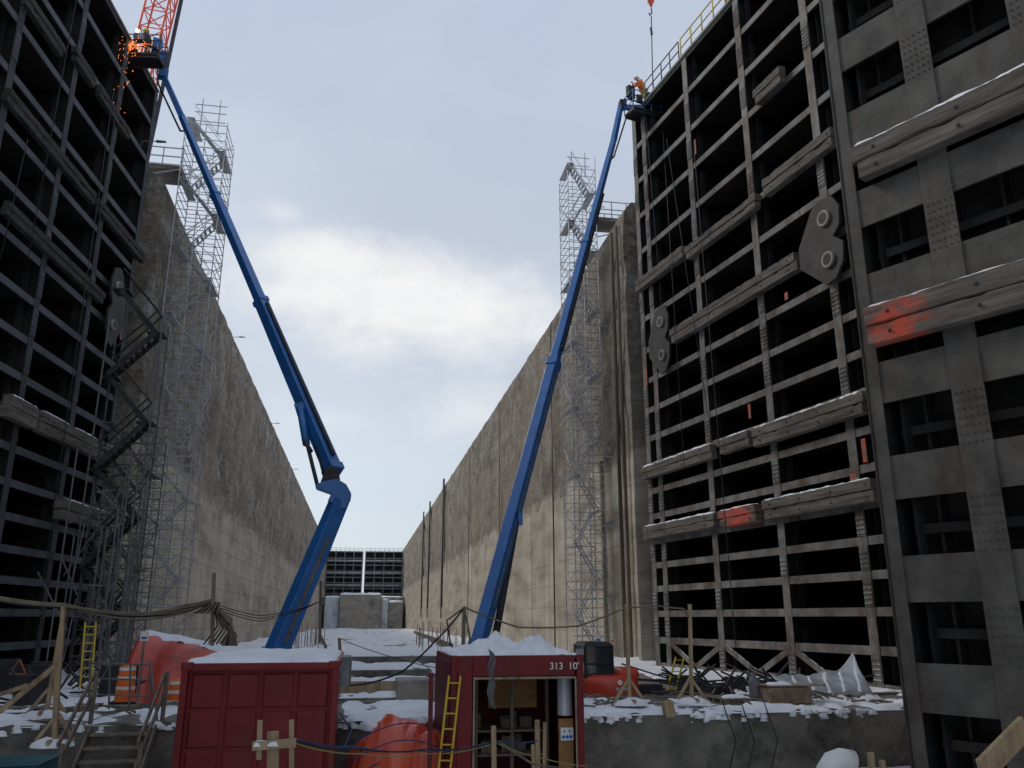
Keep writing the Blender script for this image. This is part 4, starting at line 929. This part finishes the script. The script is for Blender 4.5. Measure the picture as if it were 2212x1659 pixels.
# ------------------------------------------------------------------ drums
for px,Y in ((272,24.0),(384,24.0)):
    c=W(px,1480,Y); z=-2.1 if c.x<-5.8 or c.x>11 else -2.45
    t=thing('traffic_drum','orange and white striped traffic drum on the snowy floor','traffic drum',(c.x,Y,z),group='traffic drums')
    b=MB(); b.rev([(.27,0),(.27,.08),(.24,.09),(.235,.3),(.23,.31),(.225,.5),(.22,.52),(.21,.72),(.2,.74),(.19,.9),(.08,.93)],(c.x,Y,z),16); d_=mk(b,'drum_body','orange',t,smooth=False)
    for zz,r_ in ((.34,.234),(.58,.222),(.8,.203)): b=MB(); b.rev([(r_,0),(r_-.004,.08)],(c.x,Y,z+zz),16); mk(b,'white_band','white',d_)
    b=MB(); b.rev([(.34,0),(.34,.06),(.26,.07)],(c.x,Y,z-.01),12); mk(b,'rubber_base','black',t)
# ------------------------------------------------------------------ posts and wood
def post(px0,py0,px1,py1,Y,label='raw lumber post carrying cables',feet=True,mat='wood',w_=.075):
    a=W(px0,py0,Y); b0=W(px1,py1,Y); t=thing('cable_post',label,'post',b0)
    b=MB(); b.beam(b0,a,w_,w_); mk(b,'upright',mat,t)
    if feet:
        for s_ in (-1,1): b=MB(); b.beam(b0+Vector((s_*.34,0,.02)),b0+Vector((0,0.0,.5)),.05,.06); mk(b,'foot_brace',mat,t)
        b=MB(); b.beam(b0+Vector((0,-.4,.03)),b0+Vector((0,.35,.03)),.07,.07); mk(b,'foot_sleeper',mat,t)
        b=MB(); heap(b,b0+Vector((0,-.1,-.02)),.4,.3,.1,n=.06,seed=int(px0)); mk(b,'snow_mound','snow',t,smooth=True)
    return t
post(1352,1305,1360,1515,19.6); post(1490,1305,1494,1512,19.7); post(137,1310,118,1602,18.3,mat='wood'); post(140,1312,100,1540,19.6,feet=True)
post(1003,1310,1000,1400,19.5,'thin dark post carrying cables',False,'woodd'); post(693,1255,690,1390,26,'slim post behind the container',False,'woodd')
post(462,1238,458,1395,20,'dark post carrying hose bundle',False,'woodd'); post(733,1378,736,1440,21,'short stake on the snowy floor',False,'woodd')
post(1441,1515,1447,1548,18.8,'short lumber offcut on the ledge',False,'wood',.22)
t=thing('timber_guardrail','raw lumber guardrail beside the steps','railing',W(20,1540,19))
b=MB(); b.beam(W(0,1537,19),W(118,1440,18.8),.05,.1); mk(b,'rail_board','wood',t)
b=MB(); b.beam(W(0,1500,19.2),W(60,1480,19.2),.04,.08); mk(b,'rail_board','wood',t)
b=MB(); b.beam(W(125,1440,18.7),W(118,1600,18.7),.1,.07); mk(b,'rail_post','wood',t)
def cable(pts,mat='hose',r=.03,sag=0,label='rubber cable strung across the work area',n=14):
    P=[]
    for i in range(len(pts)-1):
        a=W(*pts[i]); c=W(*pts[i+1])
        for k in range(n):
            q_=a.lerp(c,k/n); q_.z-=sag*4*(k/n)*(1-k/n)*(c-a).length*.1; P.append(q_)
    P.append(W(*pts[-1])); b=MB(); b.path(P,r,6)
    return mk(b,'cable',mat,label=label,cat='cable',group='cables strung between posts',smooth=True)
for k in range(9):
    o=random.uniform(-10,10); m_k=random.choice(['hose','hose','black','hose'])
    cable([(-20,1290+o*.5,18),(137,1308+o*.4,18.3),(300,1322+o*.6+k*2,19),(400,1310+o+k,19.6),(455,1298+o*.3,20),(500,1345+o,20),(480+k*4,1395,20)],m_k,.018+random.random()*.01,.25,'bundled hose hanging between timber posts')
for k in range(8):
    cable([(420+k*7,1325,19.8),(455+k*3,1302,20),(462,1300,20),(470+k*6,1352+k*3,20),(440+k*9,1392,20)],'hose' if k%2 else 'black',.018,.2,'bundled hose hanging between timber posts',8)
for k in range(3): cable([(455,1300+k*5,20),(560,1330+k*6,20.5),(690,1300,22)],'black',.010,.3)
cable([(1003,1312,19.5),(1120,1355,19.5),(1250,1352,19.5),(1352,1312,19.6),(1420,1308,19.6),(1478,1315,19.7),(1494,1345,19.7)],'hose',.022,.15)
cable([(1003,1312,19.5),(940,1385,19),(870,1450,18.9),(800,1475,18.9),(735,1480,18.7)],'black',.02,.3)
cable([(1003,1312,19.5),(1010,1350,19.4),(1020,1400,19.3)],'hose',.022,.1); cable([(1003,1312,19.5),(965,1340,19.5),(975,1400,19.3)],'black',.018,.1)
cable([(640,1598,10),(760,1612,11),(900,1622,12),(1070,1600,13.5),(1160,1600,14.5)],'hoseb',.012,.25); cable([(640,1606,10),(780,1628,11),(920,1628,12),(1070,1604,13.5),(1180,1640,14),(1270,1655,14)],'hosey',.009,.25)
cable([(640,1602,10),(770,1618,11),(920,1618,12),(1068,1602,13.5)],'black',.010,.25)
cable([(1075,1600,13.5),(1150,1650,13),(1250,1662,12)],'hose',.016,.1); cable([(735,1540,18.8),(760,1575,18),(740,1620,17)],'hoseb',.02,.2)
cable([(736,1380,21),(850,1420,21),(960,1445,21)],'black',.010,.2)
for px in (1560,1600,1650): cable([(px,1515,19),(px+30,1600,18.7),(px+15,1665,18.6)],'black',.014,.1,'dark cable hanging over the ledge')
t=thing('timber_stand','raw lumber cross stand with cables tied to it','timber stand',W(592,1659,10)+Vector((0,0,-1.6)))
for (xa,ya,xb,yb,w_) in ((590,1580,588,2100,.12),(630,1555,630,1660,.05),(562,1556,560,1640,.05)):
    b=MB(); b.beam(W(xa,ya,10),W(xb,yb,10),w_,.08); mk(b,'upright','wood',t)
b=MB(); b.beam(W(545,1612,9.93),W(640,1604,9.93),.035,.09); cb=mk(b,'cross_board','wood',t)
b=MB(); snow_slab(b,W(548,1600,9.9).x,W(600,1600,9.9).x,9.9,9.97,W(560,1606,9.93).z,.03,.01,.02,4,.02); mk(b,'snow_cap','snow',cb)
for (xa,ya,xb,yb,Y,w_) in ((1066,1568,1070,1700,13.4,.07),(1160,1555,1163,1700,15,.08),(1177,1560,1172,1700,15,.06),(1151,1608,1155,1700,15,.06),(1880,1625,1885,1700,14,.1),(1905,1642,1907,1700,14,.08)):
    b=MB(); e=W(xb,yb,Y); e.z=ZF; b.beam(W(xa,ya,Y),e,w_,.06); mk(b,'lumber_stake','wood',label='raw lumber stake standing in the work pit',cat='stake')
b=MB(); b.beam(W(2212,1572,10.5),W(2120,1668,10),.06,.3); mk(b,'leaning_plank','wood',label='wide raw plank leaning in the corner of the pit',cat='plank')
xa=W(190,1560,18.5)[0]; xb=W(322,1560,18.5)[0]
t=thing('timber_steps','dark timber steps with raw lumber handrails up the ledge','steps',((xa+xb)/2,18,ZF))
for k in range(6):
    b=MB(); z=-2.2-.21*k; y=18.85-.26*k; b.bx(xa,xb,y-.16,y+.12,z-.04,z); mk(b,'tread','woodd',t)
for x in (xa-.05,xb+.05):
    b=MB(); b.beam((x,18.95,-2.15),(x,17.2,-3.55),.05,.26); mk(b,'stringer','woodd',t)
for x in (xa-.12,xb+.12):
    b=MB(); b.beam((x,19.1,-2.05),(x,19.1,-1.05),.08,.05); b.beam((x,17.5,-3.3),(x,17.5,-2.2),.08,.05); b.beam((x-.04,19.15,-1.08),(x-.04,17.4,-2.22),.04,.09); b.beam((x-.04,19.15,-1.5),(x-.04,17.4,-2.64),.04,.09)
    mk(b,'handrail','woodd',t)
t=thing('ledge_railing','bent grey tube railing on the snowy ledge','railing',W(260,1530,20))
b=MB()
for y in (1432,1465,1500): b.tube(W(192,y,20),W(325,y+4,20),.02,6)
for x in (195,238,282,325): b.tube(W(x,1430,20),W(x-3,1532,20),.022,6)
b.tube(W(325,1434,20),W(345,1600,19.2),.025,6); b.tube(W(200,1500,20),W(240,1430,20),.018,6)
mk(b,'rail_tubes','greyd',t)
ladder(W(172,1490,23),W(184,1345,23.4),(.24,.05,0),'yellow','yellow ladder standing in the work area',8)
ladder(W(1440,1495,26),W(1460,1420,26.5),(.3,.05,0),'yellow','yellow ladder leaning near the gate foot',6)
for px,py,Y in ((312,1374,26),(1292,1379,30),):
    p=W(px,py,Y); t=thing('notice_board','small white notice on a stake','sign',(p.x,p.y,-2.4))
    b=MB(); b.bx(p.x-.11,p.x+.11,p.y-.01,p.y+.01,p.z-.13,p.z+.13); s_=mk(b,'panel','white',t); b=MB(); b.bx(p.x-.07,p.x+.07,p.y-.016,p.y-.012,p.z-.08,p.z-.02); mk(b,'notice_print','signb',s_)
    b=MB(); b.bx(p.x-.03,p.x+.03,p.y+.012,p.y+.05,-3.2,p.z+.1); mk(b,'stake','woodd',t)
p=W(40,1440,27); t=thing('warning_triangle','small orange folding warning triangle sign','sign',(p.x,27,-2.1))
b=MB(); c=p; q3=[c+Vector((-.22,0,-.2)),c+Vector((.22,0,-.2)),c+Vector((0,0,.2))]
for i in range(3): b.tube(q3[i],q3[(i+1)%3],.022)
mk(b,'triangle','orangep',t)
b=MB(); b.tube((p.x,27,-2.2),p+Vector((0,0,-.2)),.02); mk(b,'stand','dark',t)
c=W(1808,1650,13.6); b=MB(); b.path([Vector((c.x-.25,13.6,ZF)),Vector((c.x-.24,13.6,c.z-.3)),Vector((c.x-.19,13.6,c.z-.1)),Vector((c.x-.08,13.6,c.z+.03)),Vector((c.x+.08,13.6,c.z+.07)),Vector((c.x+.3,13.6,c.z+.04))],[.16,.165,.17,.17,.17,.16],18); mk(b,'duct_elbow','white',label='white curved duct end rising from the pit',cat='duct',smooth=True)
c=W(45,1655,12); b=MB(); b.bx(c.x-.5,c.x+.25,11.8,12.6,ZF,c.z+.02); b.bx(c.x-.52,c.x+.27,11.78,12.62,c.z+.025,c.z+.05); mk(b,'tool_box','teal',label='teal metal tool box in the pit',cat='tool box',bevel=.02)
for p in (W(1590,1512,20.8),W(150,1520,21.5)):
    t=thing('wooden_pallet','weathered timber pallet with snow lying on the ledge','pallet',(p.x,p.y,-2.05))
    b=MB()
    for k in range(6): b.bx(p.x-.6+k*.21,p.x-.45+k*.21,p.y-.5,p.y+.5,-1.92,-1.9)
    for k in (-.45,0,.4): b.bx(p.x-.6,p.x+.6,p.y+k,p.y+k+.08,-2.05,-1.921)
    mk(b,'boards','woodd',t); b=MB(); patchy(b,p.x-.5,p.x+.4,p.y-.4,p.y+.3,-1.88,.04,.05,2,.1,3); mk(b,'snow_cap','snow',t,smooth=True,nrm=False)
b=MB()
for k in range(110):
    side_=random.random()
    x=random.uniform(-13,-4.5) if side_<.5 else random.uniform(5,12.5); y=random.uniform(19.5,22.2)
    l=random.uniform(.2,1.0); a_=random.uniform(0,3.14); z=-1.98+random.uniform(0,.06)
    b.beam((x,y,z),(x+math.cos(a_)*l,y+math.sin(a_)*l*.4,z+random.uniform(-.02,.15)),.04,.04)
mk(b,'scrap_lumber','woodd',label='scattered scrap lumber and bars on the ledge',cat='debris',kind='stuff')
b=MB()
for k in range(60):
    x=random.uniform(9.5,13.5); y=random.uniform(23.5,28); l=random.uniform(.5,2.2); a_=random.uniform(0,3.14)
    b.beam((x,y,-2.0),(x+math.cos(a_)*l,y+math.sin(a_)*l*.3,-2.0+random.uniform(0,.6)),.05,.05)
for k in range(14):
    x=random.uniform(8.7,12.5); y=random.uniform(23.5,29); b.box((x,y,-2.0 if x>11.3 else -2.4),(random.uniform(.3,1.1),random.uniform(.3,.8),random.uniform(.3,1.1)),random.uniform(-.5,.5))
mk(b,'scrap_steel','dark',label='dark scrap steel and crates piled at the gate foot',cat='debris',kind='stuff')
b=MB()
for k in range(60):
    x=random.uniform(-11,-6.3); y=random.uniform(23,31); l=random.uniform(.5,2.0); a_=random.uniform(0,3.14)
    b.beam((x,y,-2.0),(x+math.cos(a_)*l,y+math.sin(a_)*l*.3,-2.0+random.uniform(0,.8)),.05,.05)
for k in range(16):
    x=random.uniform(-11.5,-6.6); y=random.uniform(24,32); b.box((x,y,-1.9),(random.uniform(.3,1.1),random.uniform(.3,.8),random.uniform(.3,1.4)),random.uniform(-.5,.5))
mk(b,'scrap_steel','dark',label='dark scrap steel and boards piled at the gate foot',cat='debris',kind='stuff')
